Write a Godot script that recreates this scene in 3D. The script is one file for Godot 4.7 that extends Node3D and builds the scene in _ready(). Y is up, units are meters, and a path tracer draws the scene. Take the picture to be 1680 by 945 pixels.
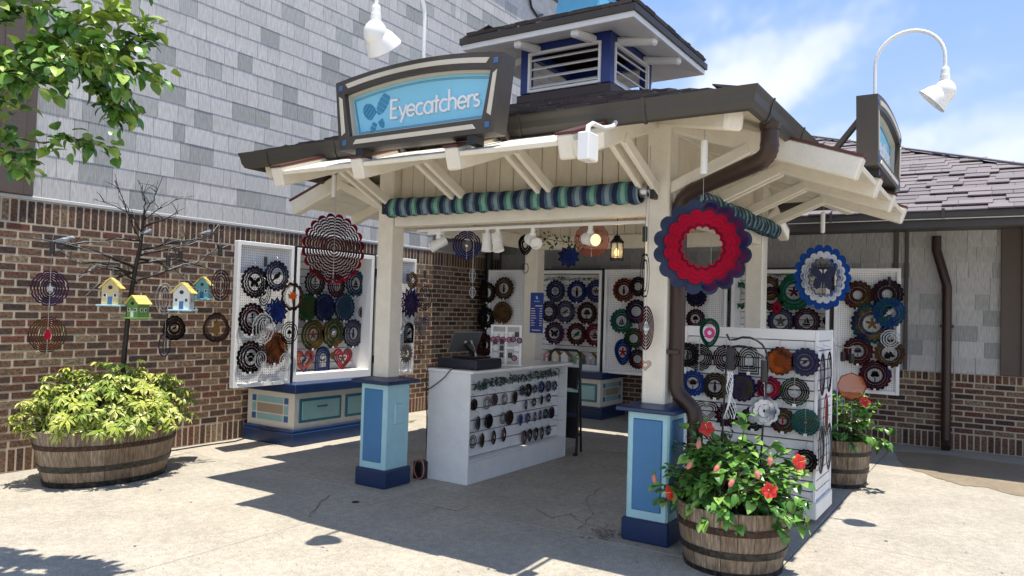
extends Node3D
# A shop kiosk with wind spinners in front of shingled buildings, built in metres, y up.
# x runs along the front of the kiosk, -z runs back to the rear building; the tall building's wall is x = -5.24.

const FPX := 1246.44
const CAM := Vector3(1.7878, 1.5, 4.6778)
const WX := -5.24      # face of the tall building
const WZ := -5.74      # face of the rear building
const XC := -1.3825    # centre of the kiosk
const ZC := -1.35
const SUN := Vector3(-0.1526, -1.0, -0.041)
const FX := Basis(Vector3(0, 0, -1), Vector3(0, 1, 0), Vector3(1, 0, 0))   # a frame that faces +x
const FZ := Basis(Vector3(1, 0, 0), Vector3(0, 1, 0), Vector3(0, 0, 1))    # a frame that faces +z
var cb := Basis.from_euler(Vector3(0.0280, 0.5756, 0.0293), EULER_ORDER_YXZ)
var rng := RandomNumberGenerator.new()
var M := {}
var T := {}
var cnt := {}
var labels_seen := {}

func ray(u: float, v: float) -> Vector3:
	return cb * Vector3((u - 840.0) / FPX, (472.5 - v) / FPX, -1.0)
func on(u: float, v: float, ax: int, val: float) -> Vector3:      # where the sight line of a photo point meets a known plane
	var d := ray(u, v)
	return CAM + d * ((val - CAM[ax]) / d[ax])
func depth(p: Vector3) -> float:
	return -(cb.transposed() * (p - CAM)).z
func pix(p: Vector3) -> Vector2:
	var c := cb.transposed() * (p - CAM)
	if c.z > -0.05: return Vector2(-9999, -9999)
	return Vector2(840.0 - FPX * c.x / c.z, 472.5 + FPX * c.y / c.z)
func rnd(a: float, b: float) -> float: return rng.randf_range(a, b)
func V(x: float, y: float, z: float) -> Vector3: return Vector3(x, y, z)
func at(p: Vector3, b := Basis.IDENTITY) -> Transform3D: return Transform3D(b, p)

# ---------------------------------------------------------------- mesh builder
class MB:
	var v := PackedVector3Array()
	var n := PackedVector3Array()
	var c := PackedColorArray()
	var col := Color(1, 1, 1)
	func tri(a: Vector3, b: Vector3, d: Vector3) -> void:         # counter-clockwise seen from outside
		var q := (b - a).cross(d - a).normalized()
		v.append(a); v.append(d); v.append(b)
		for i in 3:
			n.append(q); c.append(col)
	func quad(a: Vector3, b: Vector3, d: Vector3, e: Vector3) -> void:
		tri(a, b, d); tri(a, d, e)
	func trin(a: Vector3, b: Vector3, d: Vector3, na: Vector3, nb: Vector3, nd: Vector3) -> void:
		v.append(a); v.append(d); v.append(b)
		n.append(na); n.append(nd); n.append(nb)
		for i in 3: c.append(col)
	func quad_out(a: Vector3, b: Vector3, d: Vector3, e: Vector3, o: Vector3) -> void:
		if (b - a).cross(d - a).dot((a + b + d + e) * 0.25 - o) < 0.0: quad(a, e, d, b)
		else: quad(a, b, d, e)
	func box(xf: Transform3D, s: Vector3, ch := 0.0) -> MB:
		var h := s * 0.5
		var o := xf.origin
		for i in 3:
			var j := (i + 1) % 3
			var k := (i + 2) % 3
			for sg in [-1.0, 1.0]:
				var q := []
				for m in [[-1, -1], [1, -1], [1, 1], [-1, 1]]:
					var p := Vector3.ZERO
					p[i] = sg * h[i]; p[j] = m[0] * (h[j] - ch); p[k] = m[1] * (h[k] - ch)
					q.append(xf * p)
				quad_out(q[0], q[1], q[2], q[3], o)
			if ch > 0.0:                                            # the edges that run along axis k, between faces i and j
				for sg in [[-1, -1], [1, -1], [1, 1], [-1, 1]]:
					var a := Vector3.ZERO
					a[i] = sg[0] * h[i]; a[j] = sg[1] * (h[j] - ch); a[k] = h[k] - ch
					var b := a; b[k] = -b[k]
					var d := Vector3.ZERO
					d[i] = sg[0] * (h[i] - ch); d[j] = sg[1] * h[j]; d[k] = -(h[k] - ch)
					var e := d; e[k] = -e[k]
					quad_out(xf * a, xf * b, xf * d, xf * e, o)
		if ch > 0.0:
			for x in [-1, 1]:
				for y in [-1, 1]:
					for z in [-1, 1]:
						var a := xf * Vector3(x * h.x, y * (h.y - ch), z * (h.z - ch))
						var b := xf * Vector3(x * (h.x - ch), y * h.y, z * (h.z - ch))
						var d := xf * Vector3(x * (h.x - ch), y * (h.y - ch), z * h.z)
						if (b - a).cross(d - a).dot(a - o) < 0.0: tri(a, d, b)
						else: tri(a, b, d)
		return self
	func bx(x0: float, x1: float, y0: float, y1: float, z0: float, z1: float, ch := 0.0) -> MB:
		return box(Transform3D(Basis(), Vector3((x0 + x1) / 2, (y0 + y1) / 2, (z0 + z1) / 2)), Vector3(absf(x1 - x0), absf(y1 - y0), absf(z1 - z0)), ch)
	func beam(a: Vector3, b: Vector3, w: float, h: float, ch := 0.0, up := Vector3.UP) -> MB:
		var d := (b - a).normalized()
		var s := d.cross(up).normalized()
		return box(Transform3D(Basis(s, s.cross(d), -d), (a + b) * 0.5), Vector3(w, h, a.distance_to(b)), ch)
	func tube(p: Array, r, sides := 8, caps := true) -> MB:
		var rr: Array = []
		for i in p.size(): rr.append(r[i] if r is Array else r)
		var t: Vector3 = (p[1] - p[0]).normalized()
		var s := t.cross(Vector3.UP)
		if s.length() < 0.05: s = t.cross(Vector3.RIGHT)
		s = s.normalized()
		var rings := []
		for i in p.size():
			var tt: Vector3 = ((p[mini(i + 1, p.size() - 1)] - p[maxi(i - 1, 0)]) as Vector3).normalized()
			s = (s - tt * s.dot(tt)).normalized()
			var w := tt.cross(s)
			var ring := []
			for k in sides + 1:
				var an := TAU * k / sides
				ring.append(s * cos(an) + w * sin(an))
			rings.append(ring)
		for i in p.size() - 1:
			for k in sides:
				var n0: Vector3 = rings[i][k]; var n1: Vector3 = rings[i][k + 1]
				var n2: Vector3 = rings[i + 1][k + 1]; var n3: Vector3 = rings[i + 1][k]
				var a: Vector3 = p[i] + n0 * rr[i]; var b: Vector3 = p[i] + n1 * rr[i]
				var d: Vector3 = p[i + 1] + n2 * rr[i + 1]; var e: Vector3 = p[i + 1] + n3 * rr[i + 1]
				trin(a, b, d, n0, n1, n2); trin(a, d, e, n0, n2, n3)
		if caps:
			for i in [0, p.size() - 1]:
				for k in sides:
					var a: Vector3 = p[i] + rings[i][k] * rr[i]; var b: Vector3 = p[i] + rings[i][k + 1] * rr[i]
					if i == 0: tri(p[i], b, a)
					else: tri(p[i], a, b)
		return self
	func lathe(prof: Array, sides: int, xf := Transform3D.IDENTITY, from := 0.0, to := TAU, smooth := false) -> MB:   # profile of (radius, height), upwards
		for i in prof.size() - 1:
			var a: Vector2 = prof[i]; var b: Vector2 = prof[i + 1]
			var d := b - a
			var nn := Vector2(d.y, -d.x).normalized()
			var nb := nn
			if smooth:
				if i > 0: nn = (nn + Vector2(a.y - prof[i - 1].y, prof[i - 1].x - a.x).normalized()).normalized()
				if i < prof.size() - 2: nb = (nb + Vector2(prof[i + 2].y - b.y, b.x - prof[i + 2].x).normalized()).normalized()
			for k in sides:
				var t0 := from + (to - from) * k / sides; var t1 := from + (to - from) * (k + 1) / sides
				var c0 := Vector3(cos(t0), 0, -sin(t0)); var c1 := Vector3(cos(t1), 0, -sin(t1))
				var n0 := xf.basis * (c0 * nn.x + Vector3(0, nn.y, 0)); var n1 := xf.basis * (c1 * nn.x + Vector3(0, nn.y, 0))
				var p0 := xf * (c0 * a.x + Vector3(0, a.y, 0)); var p1 := xf * (c1 * a.x + Vector3(0, a.y, 0))
				var p2 := xf * (c1 * b.x + Vector3(0, b.y, 0)); var p3 := xf * (c0 * b.x + Vector3(0, b.y, 0))
				n0 = n0.normalized(); n1 = n1.normalized()
				var n2 := (xf.basis * (c1 * nb.x + Vector3(0, nb.y, 0))).normalized(); var n3 := (xf.basis * (c0 * nb.x + Vector3(0, nb.y, 0))).normalized()
				if a.x > 1e-6: trin(p0, p1, p2, n0, n1, n2)
				if b.x > 1e-6: trin(p0, p2, p3, n0, n2, n3)
		return self
	func ext(poly: PackedVector2Array, th: float, xf := Transform3D.IDENTITY) -> MB:      # a flat outline with thickness, facing +z
		var idx := Geometry2D.triangulate_polygon(poly)
		var cw := Geometry2D.is_polygon_clockwise(poly)
		var f := Vector3(0, 0, th * 0.5)
		for i in range(0, idx.size(), 3):
			var a := poly[idx[i]]; var b := poly[idx[i + 1]]; var d := poly[idx[i + 2]]
			if (b - a).cross(d - a) < 0.0:
				var w := b; b = d; d = w
			tri(xf * (Vector3(a.x, a.y, 0) + f), xf * (Vector3(b.x, b.y, 0) + f), xf * (Vector3(d.x, d.y, 0) + f))
			tri(xf * (Vector3(a.x, a.y, 0) - f), xf * (Vector3(d.x, d.y, 0) - f), xf * (Vector3(b.x, b.y, 0) - f))
		for i in poly.size():
			var a := poly[i]; var b := poly[(i + 1) % poly.size()]
			if cw:
				var w := a; a = b; b = w
			quad(xf * (Vector3(a.x, a.y, 0) - f), xf * (Vector3(b.x, b.y, 0) - f), xf * (Vector3(b.x, b.y, 0) + f), xf * (Vector3(a.x, a.y, 0) + f))
		return self
	func ring(o: PackedVector2Array, q: PackedVector2Array, th: float, xf := Transform3D.IDENTITY, paint = null) -> MB:   # the strip between two outlines of equal count
		var m := o.size()
		var f := Vector3(0, 0, th * 0.5)
		for i in m:
			var j := (i + 1) % m
			if paint != null: col = paint.call(o[i])
			var a := Vector3(o[i].x, o[i].y, 0); var b := Vector3(o[j].x, o[j].y, 0)
			var d := Vector3(q[j].x, q[j].y, 0); var e := Vector3(q[i].x, q[i].y, 0)
			quad(xf * (a + f), xf * (b + f), xf * (d + f), xf * (e + f))
			quad(xf * (a - f), xf * (e - f), xf * (d - f), xf * (b - f))
			quad(xf * (a - f), xf * (b - f), xf * (b + f), xf * (a + f))
			quad(xf * (e + f), xf * (d + f), xf * (d - f), xf * (e - f))
		return self
	func add(am: ArrayMesh, xf: Transform3D, tint: Color) -> void:
		var arr := am.surface_get_arrays(0)
		var vv: PackedVector3Array = arr[Mesh.ARRAY_VERTEX]
		var nn: PackedVector3Array = arr[Mesh.ARRAY_NORMAL]
		var nb := xf.basis.inverse().transposed()
		var cc: PackedColorArray = arr[Mesh.ARRAY_COLOR]
		for i in vv.size():
			v.append(xf * vv[i]); n.append((nb * nn[i]).normalized()); c.append(tint * cc[i])
	func mesh() -> ArrayMesh:
		var arr := []
		arr.resize(Mesh.ARRAY_MAX)
		arr[Mesh.ARRAY_VERTEX] = v; arr[Mesh.ARRAY_NORMAL] = n; arr[Mesh.ARRAY_COLOR] = c
		var am := ArrayMesh.new()
		am.add_surface_from_arrays(Mesh.PRIMITIVE_TRIANGLES, arr)
		return am

# ---------------------------------------------------------------- nodes
func nm(parent: Node, called: String) -> String:
	var k := str(parent.get_instance_id()) + called
	cnt[k] = int(cnt.get(k, -1)) + 1
	return called if cnt[k] == 0 else "%s_%03d" % [called, cnt[k]]
func thing(called: String, label: String, category: String, where: Vector3, group := "", turn := 0.0) -> Node3D:
	var o := Node3D.new()
	o.name = nm(self, called)
	add_child(o)
	o.position = where
	o.rotation.y = turn
	tag(o, label, category, group)
	return o
func tag(o: Node, label: String, category: String, group := "") -> void:
	o.set_meta("label", label); o.set_meta("category", category)
	if group != "": o.set_meta("group", group)
	labels_seen[label] = int(labels_seen.get(label, 0)) + 1
func part(called: String, am: Mesh, mt: Material, parent: Node, xf := Transform3D.IDENTITY) -> MeshInstance3D:   # xf is in world space
	var o := MeshInstance3D.new()
	o.name = nm(parent, called)
	o.mesh = am
	o.material_override = mt
	parent.add_child(o)
	o.global_transform = xf
	return o
func setting(called: String, am: Mesh, mt: Material) -> MeshInstance3D:
	var o := part(called, am, mt, self)
	o.set_meta("kind", "structure")
	return o

# many alike pieces: the ones that show largest are nodes of their own, the rest one joined part
func pieces(parent: Node, called: String, items: Array, am: ArrayMesh, mats: Array, cols: Array, jm: Material, joined: String, most := 300) -> void:
	var order := []
	for i in items.size():
		var xf: Transform3D = items[i][0]
		var q := pix(xf.origin)
		var s := -1.0
		if q.x > -15 and q.x < 1695 and q.y > -15 and q.y < 960: s = 1.0 / depth(xf.origin)
		order.append([s, i])
	order.sort_custom(func(a, b): return a[0] > b[0])
	var j := MB.new()
	for k in order.size():
		var it: Array = items[order[k][1]]
		if k < most and order[k][0] > 0.0: part(called, am, mats[it[1]], parent, it[0])
		else: j.add(am, it[0], cols[it[1]])
	if j.v.size() > 0:
		var o := part(joined, j.mesh(), jm, parent)
		o.set_meta("kind", "stuff")

# ---------------------------------------------------------------- materials
func tex(key: String, layers: Array, size := 512, bump := 0.0) -> void:      # layers: [frequency, octaves, low, high, sharpness, seed, stretch]
	var n := size * size
	var acc := PackedFloat32Array()
	acc.resize(n)
	acc.fill(1.0)
	for l in layers:
		var f := FastNoiseLite.new()
		f.noise_type = FastNoiseLite.TYPE_SIMPLEX_SMOOTH
		f.frequency = l[0]
		f.fractal_octaves = l[1]
		f.seed = l[5]
		var raw := f.get_seamless_image(size, size).get_data()
		for i in n:
			var t := clampf((raw[i] / 255.0 - 0.5) * l[4] + 0.5, 0.0, 1.0)
			acc[i] *= lerpf(l[2], l[3], t)
	var by := PackedByteArray()
	by.resize(n)
	for i in n: by[i] = int(clampf(acc[i], 0.0, 1.0) * 255.0)
	var img := Image.create_from_data(size, size, false, Image.FORMAT_L8, by)
	img.convert(Image.FORMAT_RGB8)
	T[key] = ImageTexture.create_from_image(img)
	if bump > 0.0:
		var nmap := Image.create_from_data(size, size, false, Image.FORMAT_L8, by)
		nmap.convert(Image.FORMAT_RGBA8)
		nmap.bump_map_to_normal_map(bump)
		T[key + "_n"] = ImageTexture.create_from_image(nmap)
func mk(key: String, r: float, g: float, b: float, rough := 0.6, metal := 0.0, tx := "", sc := Vector3.ONE, nstr := 0.0) -> StandardMaterial3D:
	var m := StandardMaterial3D.new()
	m.albedo_color = Color(r, g, b).linear_to_srgb()
	m.roughness = rough
	m.metallic = metal
	if tx != "":
		m.albedo_texture = T[tx]
		m.uv1_triplanar = true
		m.uv1_world_triplanar = true
		m.uv1_scale = sc
		if nstr > 0.0 and T.has(tx + "_n"):
			m.normal_enabled = true
			m.normal_texture = T[tx + "_n"]
			m.normal_scale = nstr
	M[key] = m
	return m
func vc(m: StandardMaterial3D) -> StandardMaterial3D:
	m.vertex_color_use_as_albedo = true
	return m
func tones(key: String, cols: Array, rough: float, tx: String, sc: Vector3, nstr := 0.0) -> Array:
	var out := []
	for i in cols.size():
		var c: Color = cols[i]
		out.append(mk(key + str(i), c.r, c.g, c.b, rough, 0.0, tx, sc, nstr))
	vc(mk(key + "_all", 1, 1, 1, rough, 0.0, tx, sc, nstr))
	return out

func make_materials() -> void:
	tex("mottle", [[0.012, 4, 0.955, 1.0, 1.2, 3], [0.08, 2, 0.97, 1.0, 1.0, 4]], 512, 1.2)
	tex("grain", [[0.02, 5, 0.84, 1.0, 1.3, 7], [0.09, 3, 0.92, 1.0, 1.2, 8]], 512, 2.0)
	tex("oak", [[0.02, 5, 0.58, 1.0, 1.6, 7], [0.09, 3, 0.80, 1.0, 1.4, 8]], 512, 2.0)
	tex("brick", [[0.02, 4, 0.62, 1.0, 1.6, 11], [0.12, 3, 0.74, 1.0, 1.5, 12]], 512, 3.0)
	tex("concrete", [[0.004, 4, 0.93, 1.0, 1.4, 21], [0.03, 4, 0.90, 1.0, 1.5, 22], [0.13, 3, 0.86, 1.0, 1.8, 24], [0.35, 2, 0.83, 1.0, 2.4, 23]], 1024, 2.2)
	tex("fine", [[0.2, 2, 0.90, 1.0, 1.4, 31]], 256, 1.0)
	tex("rust", [[0.015, 4, 0.5, 1.0, 2.2, 41], [0.1, 3, 0.8, 1.0, 1.4, 42]], 512, 1.5)
	# kiosk and trim
	mk("cream", 0.83, 0.775, 0.66, 0.55, 0.0, "mottle", V(0.9, 0.9, 0.9), 0.15)
	mk("cream_board", 0.77, 0.70, 0.57, 0.6, 0.0, "mottle", V(1.4, 0.7, 1.4), 0.15)
	mk("white", 0.84, 0.84, 0.83, 0.42, 0.0, "mottle", V(0.6, 0.6, 0.6))
	mk("white_gloss", 0.84, 0.84, 0.83, 0.25)
	mk("lamp_white", 0.82, 0.82, 0.80, 0.28)
	mk("navy", 0.010, 0.032, 0.105, 0.32, 0.0, "mottle", V(0.8, 0.8, 0.8))
	mk("royal", 0.012, 0.035, 0.20, 0.35, 0.0, "mottle", V(0.8, 0.8, 0.8))
	mk("sky_paint", 0.40, 0.68, 0.74, 0.38, 0.0, "mottle", V(0.9, 0.9, 0.9))
	mk("mid_blue", 0.045, 0.20, 0.42, 0.38, 0.0, "mottle", V(0.9, 0.9, 0.9))
	mk("teal", 0.32, 0.56, 0.55, 0.4, 0.0, "mottle", V(1, 1, 1))
	mk("teal_dark", 0.03, 0.17, 0.24, 0.4)
	mk("tan", 0.40, 0.31, 0.22, 0.5)
	mk("gutter", 0.066, 0.060, 0.050, 0.5, 0.1, "mottle", V(0.8, 0.8, 0.8))
	mk("spout", 0.052, 0.030, 0.022, 0.35, 0.3, "mottle", V(2, 2, 2))
	mk("maroon_cap", 0.085, 0.024, 0.018, 0.45, 0.1)
	mk("maroon_base", 0.05, 0.028, 0.03, 0.5)
	mk("sign_brown", 0.062, 0.050, 0.041, 0.5, 0.0, "mottle", V(1.2, 1.2, 1.2), 0.2)
	mk("sign_strip", 0.58, 0.54, 0.45, 0.5)
	mk("sign_blue", 0.25, 0.62, 0.84, 0.5)
	mk("sign_blue_line", 0.10, 0.26, 0.34, 0.45)
	mk("sign_logo", 0.05, 0.26, 0.46, 0.45)
	mk("sign_letter", 0.85, 0.86, 0.86, 0.4)
	mk("accent_blue", 0.035, 0.13, 0.30, 0.4)
	mk("pillar_brown", 0.105, 0.078, 0.064, 0.6, 0.0, "mottle", V(0.7, 0.7, 0.7), 0.2)
	mk("ledge_grey", 0.52, 0.53, 0.54, 0.5, 0.0, "mottle", V(1, 1, 1))
	mk("mortar", 0.50, 0.425, 0.325, 0.9, 0.0, "fine", V(4, 4, 4), 0.6)
	mk("mortar_dim", 0.46, 0.40, 0.32, 0.9, 0.0, "fine", V(4, 4, 4), 0.6)
	mk("shingle_back", 0.12, 0.12, 0.13, 0.9)
	mk("steel", 0.55, 0.55, 0.56, 0.3, 0.9)
	mk("wire", 0.42, 0.42, 0.42, 0.35, 0.8)
	mk("black", 0.014, 0.014, 0.016, 0.4)
	mk("black_metal", 0.012, 0.012, 0.013, 0.35, 0.3)
	mk("rubber", 0.02, 0.02, 0.021, 0.7)
	mk("soil", 0.035, 0.024, 0.017, 0.95, 0.0, "brick", V(5, 5, 5), 1.0)
	mk("concrete", 0.665, 0.615, 0.53, 0.85, 0.0, "concrete", V(0.41, 0.41, 0.41), 0.22)
	mk("damp", 0.52, 0.44, 0.335, 0.35, 0.0, "concrete", V(0.41, 0.41, 0.41), 0.2)
	mk("dirt_joint", 0.20, 0.17, 0.14, 0.95, 0.0, "fine", V(5, 5, 5))
	mk("hoop", 0.075, 0.068, 0.060, 0.5, 0.4, "rust", V(3, 3, 3), 0.3)
	mk("hoop_rust", 0.10, 0.048, 0.028, 0.65, 0.2, "rust", V(4, 4, 4), 0.4)
	mk("bark", 0.15, 0.11, 0.075, 0.85, 0.0, "grain", V(6, 2, 6), 0.6)
	mk("paper", 0.80, 0.80, 0.78, 0.7)
	mk("price_blue", 0.012, 0.035, 0.26, 0.5)
	mk("screen_grey", 0.18, 0.19, 0.20, 0.3, 0.6)
	mk("soffit", 0.11, 0.10, 0.088, 0.7, 0.0, "mottle", V(1, 1, 1))
	mk("fascia_dark", 0.055, 0.050, 0.050, 0.45, 0.15, "mottle", V(1, 1, 1))
	mk("door_dark", 0.02, 0.02, 0.022, 0.4)
	var e := mk("bulb", 1.0, 0.86, 0.55, 0.3)
	e.emission_enabled = true; e.emission = Color(1.0, 0.80, 0.42); e.emission_energy_multiplier = 1.3
	var g := mk("lantern_glass", 0.8, 0.85, 0.85, 0.05)
	g.transparency = BaseMaterial3D.TRANSPARENCY_ALPHA; g.albedo_color.a = 0.06
	var og := mk("amber_glass", 0.75, 0.22, 0.07, 0.05)
	og.transparency = BaseMaterial3D.TRANSPARENCY_ALPHA; og.albedo_color.a = 0.42
	var pt := vc(mk("paint", 0.46, 0.46, 0.47, 0.5, 0.0, "mottle", V(3, 3, 3)))
	pt.metallic_specular = 0.18           # printed and lacquered steel, colour from the vertices
	vc(mk("fabric", 1, 1, 1, 0.9, 0.0, "fine", V(6, 6, 6), 0.3))
	vc(mk("matte", 1, 1, 1, 0.55))
	var lf := vc(mk("leaf_all", 1, 1, 1, 0.42, 0.0, "mottle", V(4, 4, 4)))
	lf.backlight = Color(0.35, 0.4, 0.12)

# ---------------------------------------------------------------- camera, sky, sun
func make_view() -> void:
	var cam := Camera3D.new()
	cam.name = "camera"
	add_child(cam)
	cam.position = CAM
	cam.basis = cb
	cam.fov = 41.52
	cam.near = 0.05
	cam.far = 400.0
	cam.current = true
	var env := Environment.new()
	env.background_mode = Environment.BG_SKY
	env.tonemap_mode = Environment.TONE_MAPPER_LINEAR
	env.tonemap_exposure = 1.95
	env.sdfgi_enabled = true
	env.ssao_enabled = true
	env.ssil_enabled = true
	var pan := PanoramaSkyMaterial.new()
	pan.panorama = sky_picture()
	var sky := Sky.new()
	sky.sky_material = pan
	env.sky = sky
	env.background_energy_multiplier = 1.0
	var we := WorldEnvironment.new()
	we.name = "world_environment"
	we.environment = env
	add_child(we)
	var sun := DirectionalLight3D.new()
	sun.name = "sun"
	add_child(sun)
	sun.look_at_from_position(Vector3.ZERO, SUN, Vector3.BACK)
	sun.light_energy = 1.2
	sun.light_color = Color(1.0, 0.965, 0.90)
	sun.light_angular_distance = 0.5
	sun.shadow_enabled = true

func sky_picture() -> ImageTexture:
	var w := 1024
	var h := 512
	var a := FastNoiseLite.new()
	a.seed = 5; a.frequency = 0.6; a.fractal_octaves = 6; a.fractal_gain = 0.56
	a.domain_warp_enabled = true; a.domain_warp_amplitude = 0.6; a.domain_warp_frequency = 0.5
	var b := FastNoiseLite.new()
	b.seed = 9; b.frequency = 0.23; b.fractal_octaves = 3
	var img := Image.create(w, h, false, Image.FORMAT_RGBF)
	for j in h:
		var el := (0.5 - (j + 0.5) / h) * PI
		var y := sin(el)
		for i in w:
			var az := (i + 0.5) / w * TAU
			var d := Vector3(sin(az) * cos(el), y, -cos(az) * cos(el))
			var c: Color
			if y >= 0.0:
				c = Color(0.66, 0.74, 0.84).lerp(Color(0.048, 0.165, 0.43), pow(clampf(y * 1.3, 0, 1), 0.34))
				var k := 1.0 / (y + 0.16)
				var t := a.get_noise_3d((d.x + d.z) * k * 0.8, (d.z - d.x) * k * 2.0, 0.0) * 1.0 + b.get_noise_3d(d.x * k, d.z * k, 7.0) * 0.9
				var cover := smoothstep(-0.15, 0.62, t) * 0.84
				c = c.lerp(Color(0.56, 0.58, 0.62), cover)
			else:
				c = Color(0.36, 0.49, 0.68).lerp(Color(0.42, 0.40, 0.36), clampf(-y * 8.0, 0, 1))
			img.set_pixel(i, j, c)
	return ImageTexture.create_from_image(img)

# ---------------------------------------------------------------- ground
func make_ground() -> void:
	var g := setting("ground", MB.new().bx(-60, 60, -0.2, -0.02, -60, 60).mesh(), M.concrete)
	var cols := [[-5.24, -2.2, [-5.74, -2.9, 0.1, 3.2, 7.0]], [-2.2, 0.68, [-5.74, -2.9, 0.1, 3.2, 7.0]], [0.68, 3.8, [-5.74, -3.6, -0.85, 2.2, 7.0]], [3.8, 7.0, [-5.74, -3.6, -0.85, 2.2, 7.0]]]
	var k := 0
	for c in cols:
		for i in 4:
			var mt: StandardMaterial3D = M.concrete.duplicate()
			var t := rnd(0.95, 1.03)
			mt.albedo_color = Color(0.665 * t, 0.615 * t * rnd(0.985, 1.01), 0.53 * t * rnd(0.97, 1.02)).linear_to_srgb()
			mt.uv1_offset = V(rnd(0, 1), rnd(0, 1), rnd(0, 1))
			k += 1
			part("concrete_slab", MB.new().bx(c[0] + 0.004, c[1] - 0.004, -0.02, 0, c[2][i] + 0.004, c[2][i + 1] - 0.004, 0.003).mesh(), mt, g)
	# hairline cracks filled with grit, and a small drain
	var cr := MB.new()
	for line in [[[880, 835], [905, 850], [935, 842], [955, 858], [1010, 872]], [[690, 842], [720, 832], [745, 838], [790, 826]], [[985, 800], [960, 820], [975, 845], [940, 872]], [[540, 812], [512, 838], [505, 850]]]:
		var pp := []
		for q in line: pp.append(on(q[0], q[1], 1, 0.004))
		var thin := []
		for i in pp.size() - 1:
			for s in 6: thin.append((pp[i] as Vector3).lerp(pp[i + 1], s / 6.0) + V(rnd(-0.014, 0.014), 0, rnd(-0.014, 0.014)))
		for i in thin.size() - 1:
			var d: Vector3 = (thin[i + 1] - thin[i]).normalized()
			var s := V(-d.z, 0, d.x) * rnd(0.0012, 0.0048)
			cr.quad_out(thin[i] - s, thin[i] + s, thin[i + 1] + s, thin[i + 1] - s, V(0, -5, 0))
	part("crack", cr.mesh(), M.dirt_joint, g)
	var wet := PackedVector2Array()
	for q in [[1466, 741], [1500, 742], [1560, 748], [1620, 756], [1680, 764], [1760, 778], [1790, 812], [1720, 822], [1660, 812], [1620, 800], [1580, 797], [1540, 786], [1515, 776], [1490, 770], [1478, 758]]:
		var o := on(q[0], q[1], 1, 0.0)
		wet.append(Vector2(o.x, -o.z))
	var fine := PackedVector2Array()
	for i in wet.size():
		for s in 6: fine.append(wet[i].lerp(wet[(i + 1) % wet.size()], s / 6.0) + Vector2(rnd(-0.012, 0.012), rnd(-0.012, 0.012)))
	part("wet_patch", MB.new().ext(fine, 0.001, at(V(0, 0.0036, 0), Basis(Vector3.RIGHT, -PI / 2))).mesh(), M.damp, g)
	var gr := MB.new()
	for i in 900:
		var u := rnd(60, 1660)
		var v := rnd(745, 945)
		var o := on(u, v, 1, 0.0035 + 0.0004 * (i % 5))
		if i < 120: o = on(1000 + rng.randfn(0, 22), 876 + rng.randfn(0, 6), 1, 0.0035 + 0.0004 * (i % 5))
		if o.x < WX + 0.1 or o.z < WZ + 0.1 or o.z > 4.0: continue
		var r := rnd(0.002, 0.006) * (2.0 if rng.randf() < 0.08 or i < 120 else 1.0)
		var n := 7
		var ps := []
		for m in n: ps.append(o + V(cos(TAU * m / n), 0, sin(TAU * m / n)) * r * rnd(0.5, 1.2))
		for m in n: gr.tri(o, ps[(m + 1) % n], ps[m])
	var sp := part("grit_specks", gr.mesh(), M.dirt_joint, g)
	sp.set_meta("kind", "stuff")
	part("drain", MB.new().lathe([Vector2(0.028, 0.0), Vector2(0.028, 0.005), Vector2(0.02, 0.005), Vector2(0.02, 0.001), Vector2(0.0, 0.001)], 14, at(on(583, 824, 1, 0.0))).mesh(), M.black, g)

# ---------------------------------------------------------------- masonry
func brick_cols() -> Array:
	return [Color(0.285, 0.150, 0.092), Color(0.32, 0.185, 0.115), Color(0.23, 0.112, 0.072), Color(0.155, 0.085, 0.062), Color(0.40, 0.26, 0.16), Color(0.10, 0.060, 0.050), Color(0.27, 0.10, 0.066), Color(0.45, 0.325, 0.21)]
func brick_items(wall_x: bool, lo: float, hi: float, y_base: float, courses: int, ch: float, top_h: float, face: float) -> Array:
	# a soldier course, running bond, and a soldier or rowlock course on top
	var out := []
	var put := func(a: float, y: float, w: float, h: float) -> void:
		var th := 0.05
		var proud := rnd(-0.0008, 0.0008)
		var tone := rng.randi_range(0, 3) if rng.randf() < 0.72 else rng.randi_range(4, 7)
		var p: Vector3
		var s: Vector3
		if wall_x:
			p = V(face - th / 2 + proud, y, a); s = V(th, h, w)
		else:
			p = V(a, y, face - th / 2 + proud); s = V(w, h, th)
		out.append([Transform3D(Basis.from_scale(s), p), tone])
	var j := 0.0135
	var n := int((hi - lo) / 0.0677)
	for i in n: put.call(lo + (i + 0.5) * 0.0677, y_base / 2, 0.0677 - j + rnd(-0.002, 0.002), y_base - j)
	for r in courses:
		var y := y_base + (r + 0.5) * ch
		var off := 0.1015 * (r % 2)
		var m := int((hi - lo) / 0.203)
		for i in m:
			var a := lo + off + (i + 0.5) * 0.203
			if a + 0.1 > hi: continue
			put.call(a, y, 0.203 - j + rnd(-0.003, 0.003), ch - j + rnd(-0.002, 0.001))
	var yt := y_base + courses * ch
	for i in n: put.call(lo + (i + 0.5) * 0.0677, yt + top_h / 2, 0.0677 - j + rnd(-0.002, 0.002), top_h - j)
	return out
func unit_brick() -> ArrayMesh:
	return MB.new().box(Transform3D.IDENTITY, V(1, 1, 1), 0.06).mesh()

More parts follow.
